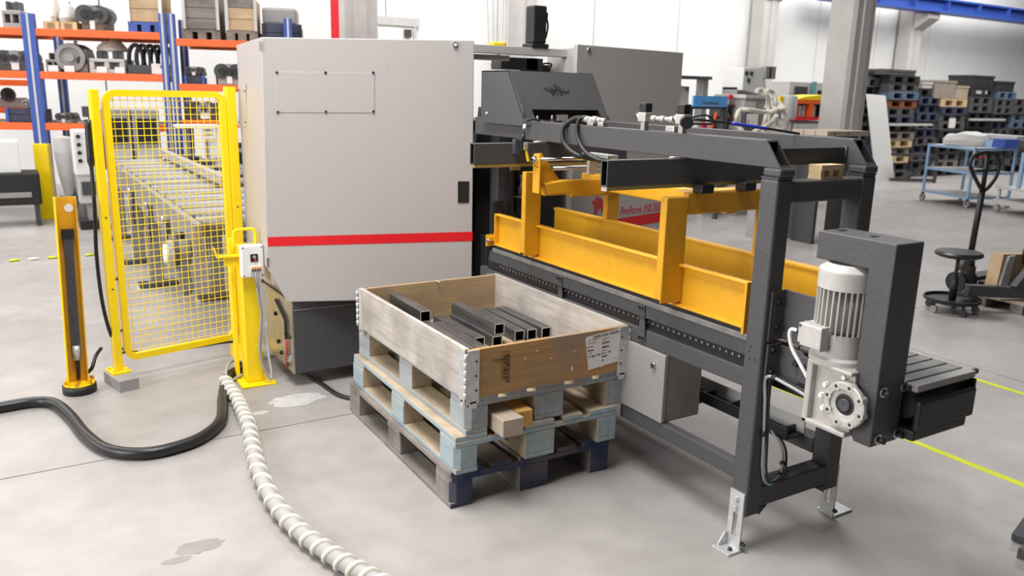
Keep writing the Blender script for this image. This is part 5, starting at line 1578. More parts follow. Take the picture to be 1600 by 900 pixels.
MB().box(x0, x0 + .30, 10.5, 10.8, .62, 1.13).build('body', M_WPAINT, wm_, bevel=0.02)
for k in range(4):
    MB().cyl((x0 + .06, 10.5, 1.06 - .09 * k), (x0 + .06, 10.47, 1.06 - .09 * k), .022, 12).build('dial', M_BLACK, wm_)
MB().box(x0 + .02, x0 + .28, 10.52, 10.78, .30, .62).build('lower_case', M_LGREY, wm_, bevel=0.01)
MB().box(x0 + .05, x0 + .20, 10.50, 10.52, .40, .55).build('dark_panel', M_DARK2, wm_)
MB().box(x0, x0 + .30, 10.5, 10.8, .0, .10).build('plinth', M_BLACK, wm_)
MB().box(x0 + .1, x0 + .18, 10.55, 10.7, .10, .30).build('pedestal', M_GREY, wm_)
# --- right bay
_n0 = set(bpy.data.objects)
slat_crate('tall grey slatted crate with a fresh top row on the right rack bay', atY(285, 60, RY).x, atY(339, 60, RY).x, UZ2, UZ2 + .62, YB, .7, 4, W_CRATEG, M_LGREY, W_OLD, W_FRESH)
small_pallet('upturned pallet lying on the tall grey slatted crate', atY(288, 10, RY).x, atY(336, 10, RY).x, UZ2 + .62, YB, .6, W_OLD)
slat_crate('crate with plywood lower half in a pale frame on the right rack bay', atY(348, 60, RY).x, atY(393, 60, RY).x, UZ2, UZ2 + .52, YB, .7, 3, W_CRATE, M_LGREY, W_OLD, W_CRATEG)
slat_crate('dark blue slatted bin on the rack just above the saw cabinet', atY(399, 55, RY).x, atY(455, 55, RY).x, UZ2, UZ2 + .22, YB, .7, 2, M_CRATEB, M_BLACK)
tag(MB().box(atY(398, 30, RY).x, atY(447, 30, RY).x, YB + .1, YB + .6, UZ2 + .22, UZ2 + .42).build('grey_bin', M_GREY, bevel=0.03), 'grey plastic bin standing on the dark blue slatted bin', 'bin')
slat_crate('low dark blue pallet box on the middle shelf of the right bay', atY(286, 130, RY).x, atY(317, 130, RY).x, MZ2, MZ2 + .10, YB, .5, 1, M_CRATEB, M_BLUE)
casting('black motor on the low dark blue pallet box', atY(288, 120, RY).x, atY(312, 120, RY).x, MZ2 + .10, MZ2 + .21, YB, .4, M_BLACK, 'block', G2)
tag(MB().box(atY(319, 125, RY).x, atY(333, 125, RY).x, YB, YB + .2, MZ2, MZ2 + .11).build('carton', M_WPAINT, bevel=0.004), 'plain white carton on the middle shelf of the right bay', 'box')
casting('jumbled dark metal parts on the right bay middle shelf beside the red strut', atY(335, 120, RY).x, atY(369, 120, RY).x, MZ2, MZ2 + .26, YB, .5, M_GREY, 'block', G2)
casting('dark parts on the right bay low shelf seen through the mesh', atY(286, 175, RY).x, atY(345, 175, RY).x, LZ2, LZ2 + .22, YB, .5, M_DARK2, 'block', G2)
_rackset |= set(bpy.data.objects) - _n0
# the rack stands turned a little against the hall grid
_T = Matrix.Translation((XA, RY, 0)) @ Matrix.Rotation(math.radians(-20), 4, 'Z') @ Matrix.Translation((-XA, -RY, 0))
for _o in _rackset:
    if _o.parent is None:
        _m = _T @ Matrix.Translation(_o.location)
        _o.location = _m.translation
        _o.rotation_euler = (0, 0, math.radians(-20))
# --- grey cabinets and desk seen through the gate mesh
for k, (px0, px1, yy) in enumerate(((163, 205, 10.50), (208, 250, 10.46))):
    x0, x1 = atY(px0, 200, yy).x, atY(px1, 200, yy).x
    t = thing('control_cabinet', ['grey machine cabinet with dark window behind the mesh, left one', 'grey machine cabinet with dark window behind the mesh, right one'][k], 'cabinet', ((x0 + x1) / 2, yy + .2, 0), 'machine cabinets behind the mesh')
    MB().box(x0, x1, yy, yy + .32, .66, 1.36).build('body', M_GREY, t, bevel=0.01)
    MB().box(x0 + .04, x1 - .04, yy - .01, yy, .98, 1.26).build('window', M_BLACK, t)
    MB().box(x0 + .02, x1 - .02, yy - .012, yy, .80, .90).build('pale_band', M_LGREY, t)
    for j in range(3):
        xa = x0 + (x1 - x0) * (.15 + .3 * j)
        MB().box(xa, xa + .07, yy - .02, yy, .70, .78).build('drawer', M_WPAINT if j != 1 else M_DARK2, t)
    for xa in (x0 + .02, x1 - .06):
        MB().box(xa, xa + .04, yy + .02, yy + .3, 0, .66).build('leg', M_DARK2, t)
dk = thing('desk', 'white-topped desk with a paper stand behind the gate mesh', 'desk', (2.1, 10.3, 0))
x0, x1 = atY(276, 195, 10.2).x, atY(343, 195, 10.2).x
MB().box(x0, x1, 10.14, 10.46, 1.17, 1.20).build('top', M_WHITE, dk)
MB().box(x0 + .62, x0 + .74, 10.30, 10.34, 1.20, 1.30).build('paper_stand', M_WHITE, dk)
for xa in (x0 + .1, x1 - .15):
    MB().box(xa, xa + .05, 10.28, 10.36, 0, 1.17).build('leg', M_GREY, dk)
MB().box(x0 + .35, x0 + .45, 10.18, 10.28, .80, 1.17).build('side_box', M_WPAINT, dk)
MB().box(x1 - .22, x1 - .06, 10.125, 10.14, 1.04, 1.20).build('notice', M_PAPER, dk)
MB().box(x1 - .20, x1 - .10, 10.12, 10.125, 1.14, 1.155).build('notice_print', M_INK, dk)
MB().box(x1 - .20, x1 - .10, 10.12, 10.125, 1.09, 1.105).build('notice_print', M_INK, dk)
pcs = thing('computer_case', 'black computer case standing under the white-topped desk', 'computer', (x0 + .6, 10.3, 0))
MB().box(x0 + .52, x0 + .78, 10.2, 10.44, .70, .98).build('case', M_BLACK, pcs, bevel=0.01)
MB().box(x0 + .56, x0 + .74, 10.19, 10.2, .88, .93).build('drive_bay', M_GREY, pcs)
MB().box(x0 + .1, x1 - .1, 10.18, 10.46, .62, .70).build('shelf', M_GREY, pcs)
MB().box(x0 + .1, x0 + .15, 10.2, 10.44, 0, .62).build('shelf_leg', M_GREY, pcs)
MB().box(x1 - .15, x1 - .1, 10.2, 10.44, 0, .62).build('shelf_leg', M_GREY, pcs)

# ================================================================== CENTRE BACKGROUND
def bx(px0, px1, py0, py1, y):
    a, b = atY(px0, (py0 + py1) / 2, y), atY(px1, (py0 + py1) / 2, y)
    return a.x, b.x, atY((px0 + px1) / 2, py1, y).z, atY((px0 + px1) / 2, py0, y).z
YM = 8.2
# blue bannered work table
x0, x1, z0, z1 = bx(1084, 1137, 150, 167, YM)
bt = thing('bannered_bench', 'work bench with a bright blue front board behind the conveyor', 'bench', ((x0 + x1) / 2, YM, 0))
fb = MB().box(x0, x1, YM, YM + .03, z0, z1).build('front_board', M_SKYB, bt)
text_part('hunthaxe', 0.075, M_INK, fb, frame_m((x0 + (x1 - x0) * .27, YM - .002, z0 + .03), (1, 0, 0), (0, 0, 1)))
MB().box(x0 + (x1 - x0) * .27, x0 + (x1 - x0) * .7, YM - .002, YM, z0 + .012, z0 + .02).build('sub_line', M_LGREY, fb)
for xa in (x0 - .02, x1 - .03):
    MB().box(xa, xa + .05, YM + .03, YM + .09, 0, z0 + .02).build('leg', M_DARK2, bt)
MB().box(x0, x1, YM + .03, YM + .6, z0 - .03, z0).build('top', M_DARK2, bt)
xb0, xb1, zb0, zb1 = bx(1066, 1079, 152, 166, YM)
tag(MB().box(xb0, xb1, YM + .3, YM + .33, zb0, zb1).add(MB().box(xb1 - .03, xb1, YM + .33, YM + .37, 0, zb1).v, MB().box(0, 1, 0, 1, 0, 1).f).build('blue_board', M_LBLUE), 'paler blue board on a post left of the blue bench board', 'board')
# grey machine with dark overhead beam
x0, x1, z0, z1 = bx(1068, 1113, 119, 124, YM + 1)
gm2 = thing('gantry_machine', 'grey machine under a dark overhead beam beside the rear cabinet', 'machine', ((x0 + x1) / 2, YM + 1.2, 0))
MB().box(x0 - .3, x1, YM + 1, YM + 1.2, z0, z1).build('overhead_beam', M_DARK2, gm2)
MB().box(x1 - .12, x1 - .02, YM + 1.05, YM + 1.2, 0, z0).build('column', M_GREY, gm2)
MB().extr([(x0 - .3, YM + 1.1, .8), (x0 - .3, YM + 1.1, z0 - .12), (x0 + .05, YM + 1.1, z0 - .08), (x0 + .22, YM + 1.1, z0 - .2), (x0 + .22, YM + 1.1, .8)], (0, .4, 0)).build('sloped_case', M_CAB, gm2)
MB().extr([(x0 + .22, YM + 1.2, 1.3), (x0 + .24, YM + 1.2, 1.72), (x0 + .30, YM + 1.2, 1.72), (x0 + .36, YM + 1.2, 1.3)], (0, .1, 0)).build('white_cone', M_WPAINT, gm2)
MB().box(x0 + .1, x0 + .5, YM + 1.4, YM + 1.5, z0 - .28, z0 - .1).build('dark_panel', M_DARK2, gm2)
MB().box(x0 - .3, x0 + .5, YM + 1.1, YM + 1.5, 0, .8).build('base', M_GREY, gm2)
# small parts on a bench, under the blue board
pb = thing('parts_bench', 'cluttered bench with red clamps and pale blocks under the blue board', 'bench', (atY(1110, 190, YM + .7).x, YM + .8, 0))
x0, x1, z0, z1 = bx(1085, 1140, 170, 200, YM + .7)
MB().box(x0, x1, YM + .6, YM + 1.0, z0 - .05, z0).build('top', M_GREY, pb)
for k in range(6):
    xa = x0 + (x1 - x0) * k / 6
    MB().box(xa, xa + .06, YM + .62, YM + .7, z0, z0 + .05 + .03 * (k % 3)).build('block', (M_WPAINT, M_RED, M_LGREY, M_DARK2)[k % 4], pb)
MB().bar((x0 + .26, YM + .6, z0), (x0 + .33, YM + .6, z0 + .22), .03, .03).build('red_lever', M_ORANGE, pb)
for xa in (x0 + .02, x1 - .06):
    MB().box(xa, xa + .04, YM + .6, YM + 1.0, 0, z0 - .05).build('leg', M_DARK2, pb)
# ribbed units on red-edged shelves
rs = thing('ribbed_unit_shelf', 'shelf of grey ribbed units with red edges left of the hoses', 'shelf', (atY(1150, 170, YM + .4).x, YM + .5, 0))
x0, x1, z0, z1 = bx(1139, 1164, 148, 164, YM + .4)
for k in range(5):
    xa = x0 + (x1 - x0) * k / 5
    MB().box(xa, xa + (x1 - x0) / 6.5, YM + .4, YM + .7, z0, z1 - .02 * (k % 2)).build('ribbed_unit', M_GREY, rs, bevel=0.008)
for k in range(3):
    zz = z0 - .17 * k
    MB().box(x0 - .02, x1 + .02, YM + .38, YM + .75, zz - .02, zz).build('shelf_board', mat('maroon_edge', (0.20, 0.02, 0.03), 0.5) if k == 0 else MATS['maroon_edge'], rs)
    if k:
        for j in range(4):
            xa = x0 + (x1 - x0) * j / 4
            MB().box(xa, xa + .05, YM + .42, YM + .6, zz, zz + .05 + .03 * (j % 2)).build('small_part', (M_DARK2, M_LGREY)[(j + k) % 2], rs)
for xa in (x0 - .02, x1):
    MB().box(xa, xa + .025, YM + .4, YM + .75, 0, z0).build('shelf_post', M_DARK2, rs)
MB().cyl((x0 - .02, YM + .38, z0 + .11), (x0 - .02, YM + .34, z0 + .11), .035, 12).build('red_button', M_RED, rs)
# dust extractor, cabinet and cream hoses
x0, x1, z0, z1 = bx(1161, 1194, 107, 148, YM + .6)
de = thing('dust_extractor', 'white dust extractor head with grey motor box above the hoses', 'extractor', ((x0 + x1) / 2, YM + .8, 0))
MB().extr([(x0, YM + .6, z0 + .06), (x0, YM + .6, z1), (x1 - .06, YM + .6, z1 + .02), (x1, YM + .6, z1 - .1), (x1 + .06, YM + .6, z0 + .12), (x1 - .02, YM + .6, z0)], (0, .4, 0)).build('head', M_WPAINT, de, bevel=0.01)
MB().box(x1 - .04, x1 + .18, YM + .55, YM + .9, z1 - .14, z1 + .04).build('motor_box', M_GREY, de, bevel=0.01)
MB().box(x1 + .04, x1 + .065, YM + .54, YM + .55, z1 - .13, z1 + .02).build('vent', M_BLACK, de)
for k, (a, b) in enumerate(((.05, .07), (.15, .07), (.10, .17))):
    MB().cyl((x0 + a, YM + .6, z1 - b), (x0 + a, YM + .58, z1 - b), .03, 12).build('knob', M_DARK2, de)
MB().box(x0, x1, YM + .7, YM + 1.0, 0, z0 + .1).build('stand', M_GREY, de)
gc = thing('control_cabinet', 'grey control cabinet with a white notice among the cream hoses', 'cabinet', (atY(1178, 180, YM + .2).x, YM + .3, 0))
x0, x1, z0, z1 = bx(1163, 1195, 148, 205, YM + .2)
MB().box(x0, x1, YM + .2, YM + .6, 0, z1).build('body', M_GREY, gc, bevel=0.01)
MB().box(x0 - .02, x1 + .02, YM + .18, YM + .62, z1 - .05, z1).build('lid', M_LGREY, gc)
nx0, nx1, nz0, nz1 = bx(1168, 1186, 178, 198, YM + .1)
MB().box(nx0 - .03, nx1 + .02, YM + .12, YM + .2, nz0 - .02, nz1 + .02).build('notice_frame', M_DARK2, gc)
MB().box(nx0, nx1, YM + .115, YM + .12, nz0, nz1).build('notice', M_WHITE, gc)
MB().box(nx0 + .03, nx0 + .04, YM + .113, YM + .115, nz0 + .02, nz0 + .09).build('notice_print', M_INK, gc)
MB().box(nx0, nx1, YM + .19, YM + .2, nz1 + .08, nz1 + .17).build('display', M_LGREY, gc)
def hose(pxs, y, r, label):
    P = [atY(q[0], q[1], y + ((i % 2) * .06 if len(q) < 3 else q[2])) for i, q in enumerate(pxs)]
    tag(MB().tube(bez(P, 8), r, 10).build('suction_hose', M_CREAM), label, 'hose', 'cream suction hoses')
hose([(1182, 142), (1190, 140), (1198, 148), (1201, 165), (1196, 185), (1192, 205), (1190, 230)], YM, .030, 'cream hose arching down right of the white extractor, inner one')
hose([(1198, 141), (1207, 144), (1212, 160), (1206, 180), (1202, 205), (1200, 230)], YM + .1, .028, 'cream hose arching down right of the white extractor, outer one')
hose([(1190, 168, .45), (1205, 168, .3), (1213, 172), (1195, 175), (1172, 172), (1157, 172), (1151, 182), (1152, 195), (1160, 205), (1168, 215)], YM - .2, .031, 'cream hose looping round the left side of the white notice')
hose([(1200, 150, .85), (1215, 158, .5), (1226, 170), (1218, 166), (1214, 180), (1213, 195), (1220, 203), (1229, 198), (1230, 186), (1224, 174), (1220, 168)], YM - .15, .027, 'cream hose hanging in a closed loop left of the grey cylinder')
hose([(1214, 180), (1206, 190), (1194, 198), (1180, 205), (1170, 214)], YM - .3, .030, 'cream hose slanting down to the left below the loop')
# orange-red machine behind the pillar
YO = 9.9
om = thing('orange_machine', 'orange-red machine frame with yellow roof left of the broad pillar', 'machine', (atY(1265, 170, YO).x, YO + .2, 0))
x0, x1, z0, z1 = bx(1240, 1296, 156, 188, YO)
for (a, b, c, e) in ((0, 1, .80, 1.0), (0, 1, .0, .16), (0, .10, .16, .8), (.44, .54, .16, .8), (.90, 1.0, .16, .8)):
    MB().box(x0 + (x1 - x0) * a, x0 + (x1 - x0) * b, YO, YO + .1, z0 + (z1 - z0) * c, z0 + (z1 - z0) * e).build('frame_bar', M_ORANGE if c else M_RED, om)
MB().box(x0 + .04, x1, YO + .12, YO + .5, z0, z1).build('dark_inside', M_DARK2, om)
for k in (0.22, .33, .62, .8):
    MB().box(x0 + (x1 - x0) * k, x0 + (x1 - x0) * (k + .06), YO + .06, YO + .12, z0 + .06, z1 - .1).build('cylinder', M_LGREY if k != .8 else M_BLACK, om)
MB().extr([(x0 + .05, YO, z1), (x1 - .1, YO, z1), (x1 - .2, YO, z1 + .09), (x0 + .25, YO, z1 + .05)], (0, .5, 0)).build('yellow_roof', M_YEL, om)
MB().box(x0 - .1, x1 + .2, YO + .05, YO + .5, 0, z0 - .02).build('base', M_GREY, om)
MB().box(x0 + .1, x0 + .7, YO, YO + .05, z0 - .22, z0 - .06).build('base_panel', M_LGREY, om)
x0, x1, z0, z1 = bx(1226, 1241, 149, 186, YO - .6)
tc_ = thing('grey_cylinder', 'pale grey upright cylinder left of the orange-red machine', 'tank', ((x0 + x1) / 2, YO - .6, 0))
MB().cyl(((x0 + x1) / 2, YO - .6, z0), ((x0 + x1) / 2, YO - .6, z1), (x1 - x0) / 2, 20).build('tank', M_LGREY, tc_, bevel=0.02)
MB().cyl(((x0 + x1) / 2, YO - .6, 0), ((x0 + x1) / 2, YO - .6, z0), (x1 - x0) / 5, 12).build('stand', M_GREY, tc_)
MB().box(x0 - .06, x0 + .02, YO - .55, YO - .5, z1 - .2, z1 - .02).build('yellow_bracket', M_YEL, tc_)
YG = 10.8
x0, x1, z0, z1 = bx(1233, 1300, 129, 158, YG)
gw = thing('grey_window_machine', 'grey machine with dark windows above the yellow roof', 'machine', ((x0 + x1) / 2, YG + .3, 0))
MB().box(x0, x1, YG, YG + .6, 0, z1).build('body', M_LGREY, gw)
MB().box(x0 + (x1 - x0) * .12, x0 + (x1 - x0) * .40, YG - .02, YG, z0, z1 - .08).build('window', M_DARK2, gw)
MB().box(x0 + (x1 - x0) * .66, x0 + (x1 - x0) * .98, YG - .02, YG, z0, z1 - .14).build('window', M_BLACK, gw)
MB().box(x0 + (x1 - x0) * .50, x0 + (x1 - x0) * .57, YG - .04, YG, z0 - .3, z1 + .02).build('teal_post', M_TEAL, gw)
# plank bench right of it
x0, x1, z0, z1 = bx(1293, 1358, 205, 213, 6.2)
wbn = thing('plank_bench', 'bench with a pale plank top just beyond the far top beam end', 'bench', ((x0 + x1) / 2, 6.4, 0))
for k in range(3):
    MB().box(x0, x1, 6.2 + .17 * k, 6.36 + .17 * k, z0, z1).build('plank', W_SAWN, wbn)
for k in range(2):
    MB().cyl((x0 + .12 + .25 * k, 6.2, (z0 + z1) / 2), (x0 + .12 + .25 * k, 6.195, (z0 + z1) / 2), .012, 8).build('knot', M_DARK2, wbn)
for xa in (x0 + .05, x1 - .1):
    MB().box(xa, xa + .05, 6.3, 6.6, 0, z0).build('leg', M_DARK2, wbn)
MB().box(x0 - .3, x0 + .2, 6.7, 7.0, 0, z0 - .05).build('grey_case', M_GREY, wbn)

# ================================================================== CRATE STACKS (right background)
YS = 11.2
def crate_mesh(w, h, d, m):
    t = MB()
    t.box(0, w, 0, d, h * .80, h * .99)
    t.box(0, w, 0, d, 0, h * .16)
    t.box(0, w * .16, 0, d, h * .16, h * .80)
    t.box(w * .42, w * .58, 0, d, h * .16, h * .80)
    t.box(w * .84, w, 0, d, h * .16, h * .80)
    t.box(w * .02, w * .98, d * .5, d * .98, h * .16, h * .80)
    return t
GRP = 'stacked crates with fork holes by the far wall'
STACKS = [
    # px0, px1, y offset, stack description, bottom-to-top colours, crate height
    (1326, 1362, .25, 'stack hidden behind the white board', 'DGDDGDGDGDG', .195),
    (1364, 1380, .15, 'narrow stack behind the white board', 'GDGBDGDGD', .20),
    (1381, 1427, .0, 'stack just right of the white board', 'GDNWNWGBGRLGD', .17),
    (1430, 1464, .05, 'blue-grey stack left of the cartons', 'GDGBGBGBBBD', .178),
    (1466, 1506, .0, 'stack under the cardboard cartons', 'DWGDGDGGBN', .175),
    (1509, 1543, .0, 'stack under the tall black box', 'DGDGDDDDGGD', .182),
    (1548, 1577, .05, 'stack under the right-hand dark box', 'GDGDGGBDGGL', .178),
    (1580, 1612, .0, 'stack at the right picture edge', 'DGDGDDLLGG', .18),
    (1616, 1650, .0, 'stack outside the right edge', 'DGDGGDG', .18),
]
CM = {'D': M_CRATED, 'G': M_CRATEG, 'B': M_CRATEB, 'L': M_CRATEL, 'N': W_FRESH, 'W': W_OLD, 'R': mat('rust_board', (0.22, 0.06, 0.03), 0.8, var=.2, scale=6)}
CN = {'D': 'charcoal', 'G': 'grey', 'B': 'slate-blue', 'L': 'steel-blue', 'N': 'pale timber', 'W': 'old timber', 'R': 'rusty'}
ORD = ['lowest', 'second', 'third', 'fourth', 'fifth', 'sixth', 'seventh', 'eighth', 'ninth', 'tenth', 'eleventh', 'twelfth', 'thirteenth']
cache = {}
stack_top = []
for (p0, p1, dy, desc, cols, h) in STACKS:
    xa, xb = atY(p0, 200, YS + dy).x, atY(p1, 200, YS + dy).x
    z = 0.0
    for k, c in enumerate(cols):
        key = (round(xb - xa, 3), h, c)
        if key not in cache:
            cache[key] = crate_mesh(xb - xa, h, .8, None).mesh('crate', CM[c])
        o = bpy.data.objects.new('crate', cache[key])
        C.objects.link(o)
        o.location = (xa + random.uniform(-.03, .03), YS + dy + random.uniform(-.04, .04), z)
        tag(o, '%s two-hole crate, %s from floor in the %s' % (CN[c], ORD[k], desc), 'crate', GRP)
        z += h
    stack_top.append((xa, xb, z, YS + dy))
def topbox(i, fx0, fx1, h, label, m, z_add=0.0, d=.6, name='carton', cat='box'):
    xa, xb, z, y = stack_top[i]
    w = xb - xa
    t = thing(name, label, cat, (xa + w * (fx0 + fx1) / 2, y + .3, z + z_add))
    MB().box(xa + w * fx0, xa + w * fx1, y + .02, y + d, z + z_add, z + z_add + h).build('body', m, t, bevel=0.01)
    MB().box(xa + w * fx0 - .01, xa + w * fx1 + .01, y + .01, y + d + .01, z + z_add + h - .05, z + z_add + h).build('lid', m, t)
    return t
topbox(4, -.28, .5, .40, 'large grey-brown cardboard carton topping its stack, left of two', mat('grey_brown_card', (0.30, 0.25, 0.21), .85, var=.08, scale=4))
topbox(4, .52, 1.0, .30, 'paler cardboard carton topping its stack, right of two', mat('pale_card', (0.40, 0.33, 0.25), .85, var=.08, scale=4))
topbox(5, .0, 1.0, .30, 'tall black box topping its stack under the crane rail', M_CRATED, name='steel_box')
topbox(6, -.05, .95, .24, 'dark steel box topping its stack near the right edge', M_CRATED, name='steel_box')
topbox(0, .35, .95, .14, 'small dark box on the stack behind the white board', M_CRATED, name='steel_box')
topbox(2, -.2, .85, .12, 'flat grey tray topping the stack right of the white board', M_CRATEG, name='steel_box')
topbox(3, .1, .55, .14, 'pale lumpy parcel on the blue-grey stack', M_LGREY, name='parcel', cat='parcel')
for (i, zz, lab) in ((2, 1.15, 'long grey board laid between crates right of the white board'), (5, 1.27, 'long grey board bridging two stacks near the right edge')):
    xa, xb, z, y = stack_top[i]
    tag(MB().box(xa + .05, xb + .55, y - .10, y - .01, zz, zz + .05).build('long_board', M_LGREY), lab, 'board', 'boards between the stacks')
xa, xb, z, y = stack_top[4]
tag(MB().box(xa + .35, xa + .60, y - .03, y - .015, 1.10, 1.32).build('notice', M_PAPER), 'white paper notice on the stack under the cardboard cartons', 'notice')
xa, xb, z, y = stack_top[5]
tag(MB().box(xa + .15, xa + .62, y - .03, y - .01, z - .12, z - .03).build('label_plate', M_LGREY), 'pale label plate just below the tall black box', 'label')

# white board leaning against the stacks
wbd = [(15.75, 10.95, 0.0), (16.17, 10.80, 0.0), (15.80, 11.02, 1.78), (15.36, 11.15, 1.80)]
tag(MB().extr(wbd, (-0.01, -0.03, 0)).build('white_board', M_WHITE), 'tall white board leaning in front of the crate stacks', 'board')
# dark steel triangle frame on the floor beside it
tf = thing('triangle_frame', 'dark steel triangle frame on the floor right of the white board', 'frame', (16.6, 10.4, 0))
MB().bar((16.25, 10.6, .06), (16.75, 10.25, .55), .06, .06).build('diagonal', M_DARK2, tf)
MB().bar((15.9, 10.75, .58), (16.75, 10.25, .55), .06, .06).build('top_bar', M_DARK2, tf)
MB().bar((15.95, 10.75, .05), (16.75, 10.25, .05), .06, .06).build('bottom_bar', M_DARK2, tf)
MB().bar((16.75, 10.25, .0), (16.75, 10.25, .55), .05, .05).build('upright', M_DARK2, tf)

# ------------------------------------------------------------------ light blue cart
ct = thing('shelf_cart', 'light blue shelf cart on castors in front of the crate stacks', 'cart', (13.8, 7.9, 0))
A0 = Vector((13.60, 8.50, 0))
e1 = Vector((-0.30, -0.95, 0)).normalized()
e2 = Vector((0.95, -0.30, 0)).normalized()
Lc, Wc, Hc = 1.02, 0.80, 0.98
def CP(a, b, z):
    return A0 + e1 * a + e2 * b + Vector((0, 0, z))
for a in (0, Lc):
    for b in (0, Wc):
        pz = MB().bar(CP(a, b, .14), CP(a, b, Hc), .036, .036).build('post', M_LBLUE, ct)
        MB().cyl(CP(a, b, .055) - e2 * .02, CP(a, b, .055) + e2 * .02, .055, 14).build('castor_wheel', M_GREY, pz)
        MB().bar(CP(a, b, .05), CP(a, b, .15), .03, .05).build('castor_fork', M_DARK2, pz)
for z, w in ((.16, M_LGREY), (.56, M_LGREY), (.95, M_WPAINT)):
    pts = [CP(0, 0, z), CP(Lc, 0, z), CP(Lc, Wc, z), CP(0, Wc, z)]
    MB().extr(pts, (0, 0, .02)).build('shelf', w, ct)
    for (p, q) in ((pts[0], pts[1]), (pts[1], pts[2]), (pts[2], pts[3]), (pts[3], pts[0])):
        MB().bar(p, q, .036, .04).build('rim', M_LBLUE, ct)
wr = thing('wrapped_goods', 'grey wrapped goods heaped on the blue cart, left one', 'parcel', CP(.4, .4, Hc), 'goods on the blue cart')
mbg = MB()
mbg.lathe((0, 0, 0), (0, 0, 1), [(0, 0), (.5, 0), (.52, .4), (.42, .85), (.2, 1.0), (0, 1.0)], 14)
mbg.v = [tuple(CP(.42 + a * .75 + .04 * math.sin(9 * b), .35 + b * .6, Hc + c * .20 * (1 + .15 * math.sin(8 * a)))) for a, b, c in mbg.v]
mbg.build('wrap', M_LGREY, wr)
wr = thing('wrapped_goods', 'flat grey boxes on the blue cart behind the heap', 'parcel', CP(.8, .7, Hc), 'goods on the blue cart')
MB().extr([CP(.15, .62, Hc), CP(1.1, .62, Hc), CP(1.1, .9, Hc), CP(.15, .9, Hc)], (0, 0, .12)).build('lower_box', M_GREY, wr)
MB().extr([CP(.25, .60, Hc + .12), CP(1.2, .60, Hc + .12), CP(1.2, .92, Hc + .12), CP(.25, .92, Hc + .12)], (0, 0, .07)).build('upper_box', M_LGREY, wr)
t = thing('blue_tray', 'small blue plastic tray on the right end of the blue cart', 'tray', CP(1.0, .8, Hc))
MB().extr([CP(.9, .42, Hc), CP(.98, .60, Hc), CP(1.0, .60, Hc + .14), CP(.92, .42, Hc + .14)], e1 * .25).build('tray', M_BLUE, t)
MB().extr([CP(.62, .30, Hc), CP(.90, .42, Hc), CP(.90, .42, Hc + .12), CP(.62, .30, Hc + .12)], e1 * .12 + e2 * .08).build('side', M_LBLUE, t)
# low grey trolley right of the cart
lt = thing('low_trolley', 'low grey metal trolley on castors at the right edge behind the pallet truck', 'trolley', (13.5, 6.6, 0))
B0 = Vector((13.35, 7.15, 0))
def BP(a, b, z):
    return B0 + e1 * a + e2 * b + Vector((0, 0, z))
for (za, zb) in ((.12, .20), (.36, .40)):
    MB().extr([BP(0, 0, za), BP(1.3, 0, za), BP(1.3, .8, za), BP(0, .8, za)], (0, 0, zb - za)).build('deck', M_LGREY, lt)
for a in (0.05, 1.25):
    for b in (0.05, .75):
        MB().bar(BP(a, b, .05), BP(a, b, .40), .04, .04).build('post', M_LGREY, lt)
        MB().cyl(BP(a, b, .055) - e2 * .02, BP(a, b, .055) + e2 * .02, .055, 14).build('castor_wheel', M_GREY, lt)
MB().bar(BP(.35, .1, .4), BP(.35, .1, .95), .05, .05).build('light_blue_post', M_LBLUE, lt)
mc = thing('wrapped_machine', 'pale machine with black motor on the low grey trolley', 'machine', BP(.9, .4, .4))
MB().extr([BP(.7, .15, .40), BP(1.3, .15, .40), BP(1.3, .65, .40), BP(.7, .65, .40)], (0, 0, .62)).build('body', M_LGREY, mc, bevel=0.03)
MB().cyl(BP(.95, .14, .66), BP(.95, -.08, .66), .14, 18).build('motor', M_BLACK, mc)
MB().cyl(BP(.95, .1, .50), BP(.95, -.02, .50), .10, 18).build('motor_base', M_BLACK, mc)

# ------------------------------------------------------------------ rolling stool
st = thing('work_stool', 'black rolling work stool with tray base in front of the pallet truck', 'stool', (6.50, 3.68, 0))
sx, sy = 6.50, 3.68
MB().lathe((sx, sy, .085), (0, 0, 1), [(0, 0), (.20, 0), (.215, .012), (.215, .035), (.205, .035), (.20, .012), (0, .012)], 32).build('tray', M_BLACK, st)
MB().cyl((sx, sy, .095), (sx, sy, .30), .028, 14).build('column', M_BLACK, st)
MB().cyl((sx, sy, .30), (sx, sy, .46), .014, 12).build('gas_spring', M_DARK2, st)
MB().lathe((sx, sy, .455), (0, 0, 1), [(0, 0), (.15, 0), (.178, .015), (.18, .03), (.165, .045), (0, .048)], 32).build('seat', M_RUB, st)
for k in range(5):
    a = 2 * PI * k / 5 + .4
    c = Vector((sx + .18 * math.cos(a), sy + .18 * math.sin(a), .03))
    MB().cyl(c - Vector((.012, 0, 0)), c + Vector((.012, 0, 0)), .030, 14).build('castor', M_DARK2 if k % 2 else M_GREY, st)
    MB().cyl(c + Vector((0, 0, .02)), c + Vector((0, 0, .06)), .010, 8).build('castor_stem', M_BLACK, st)

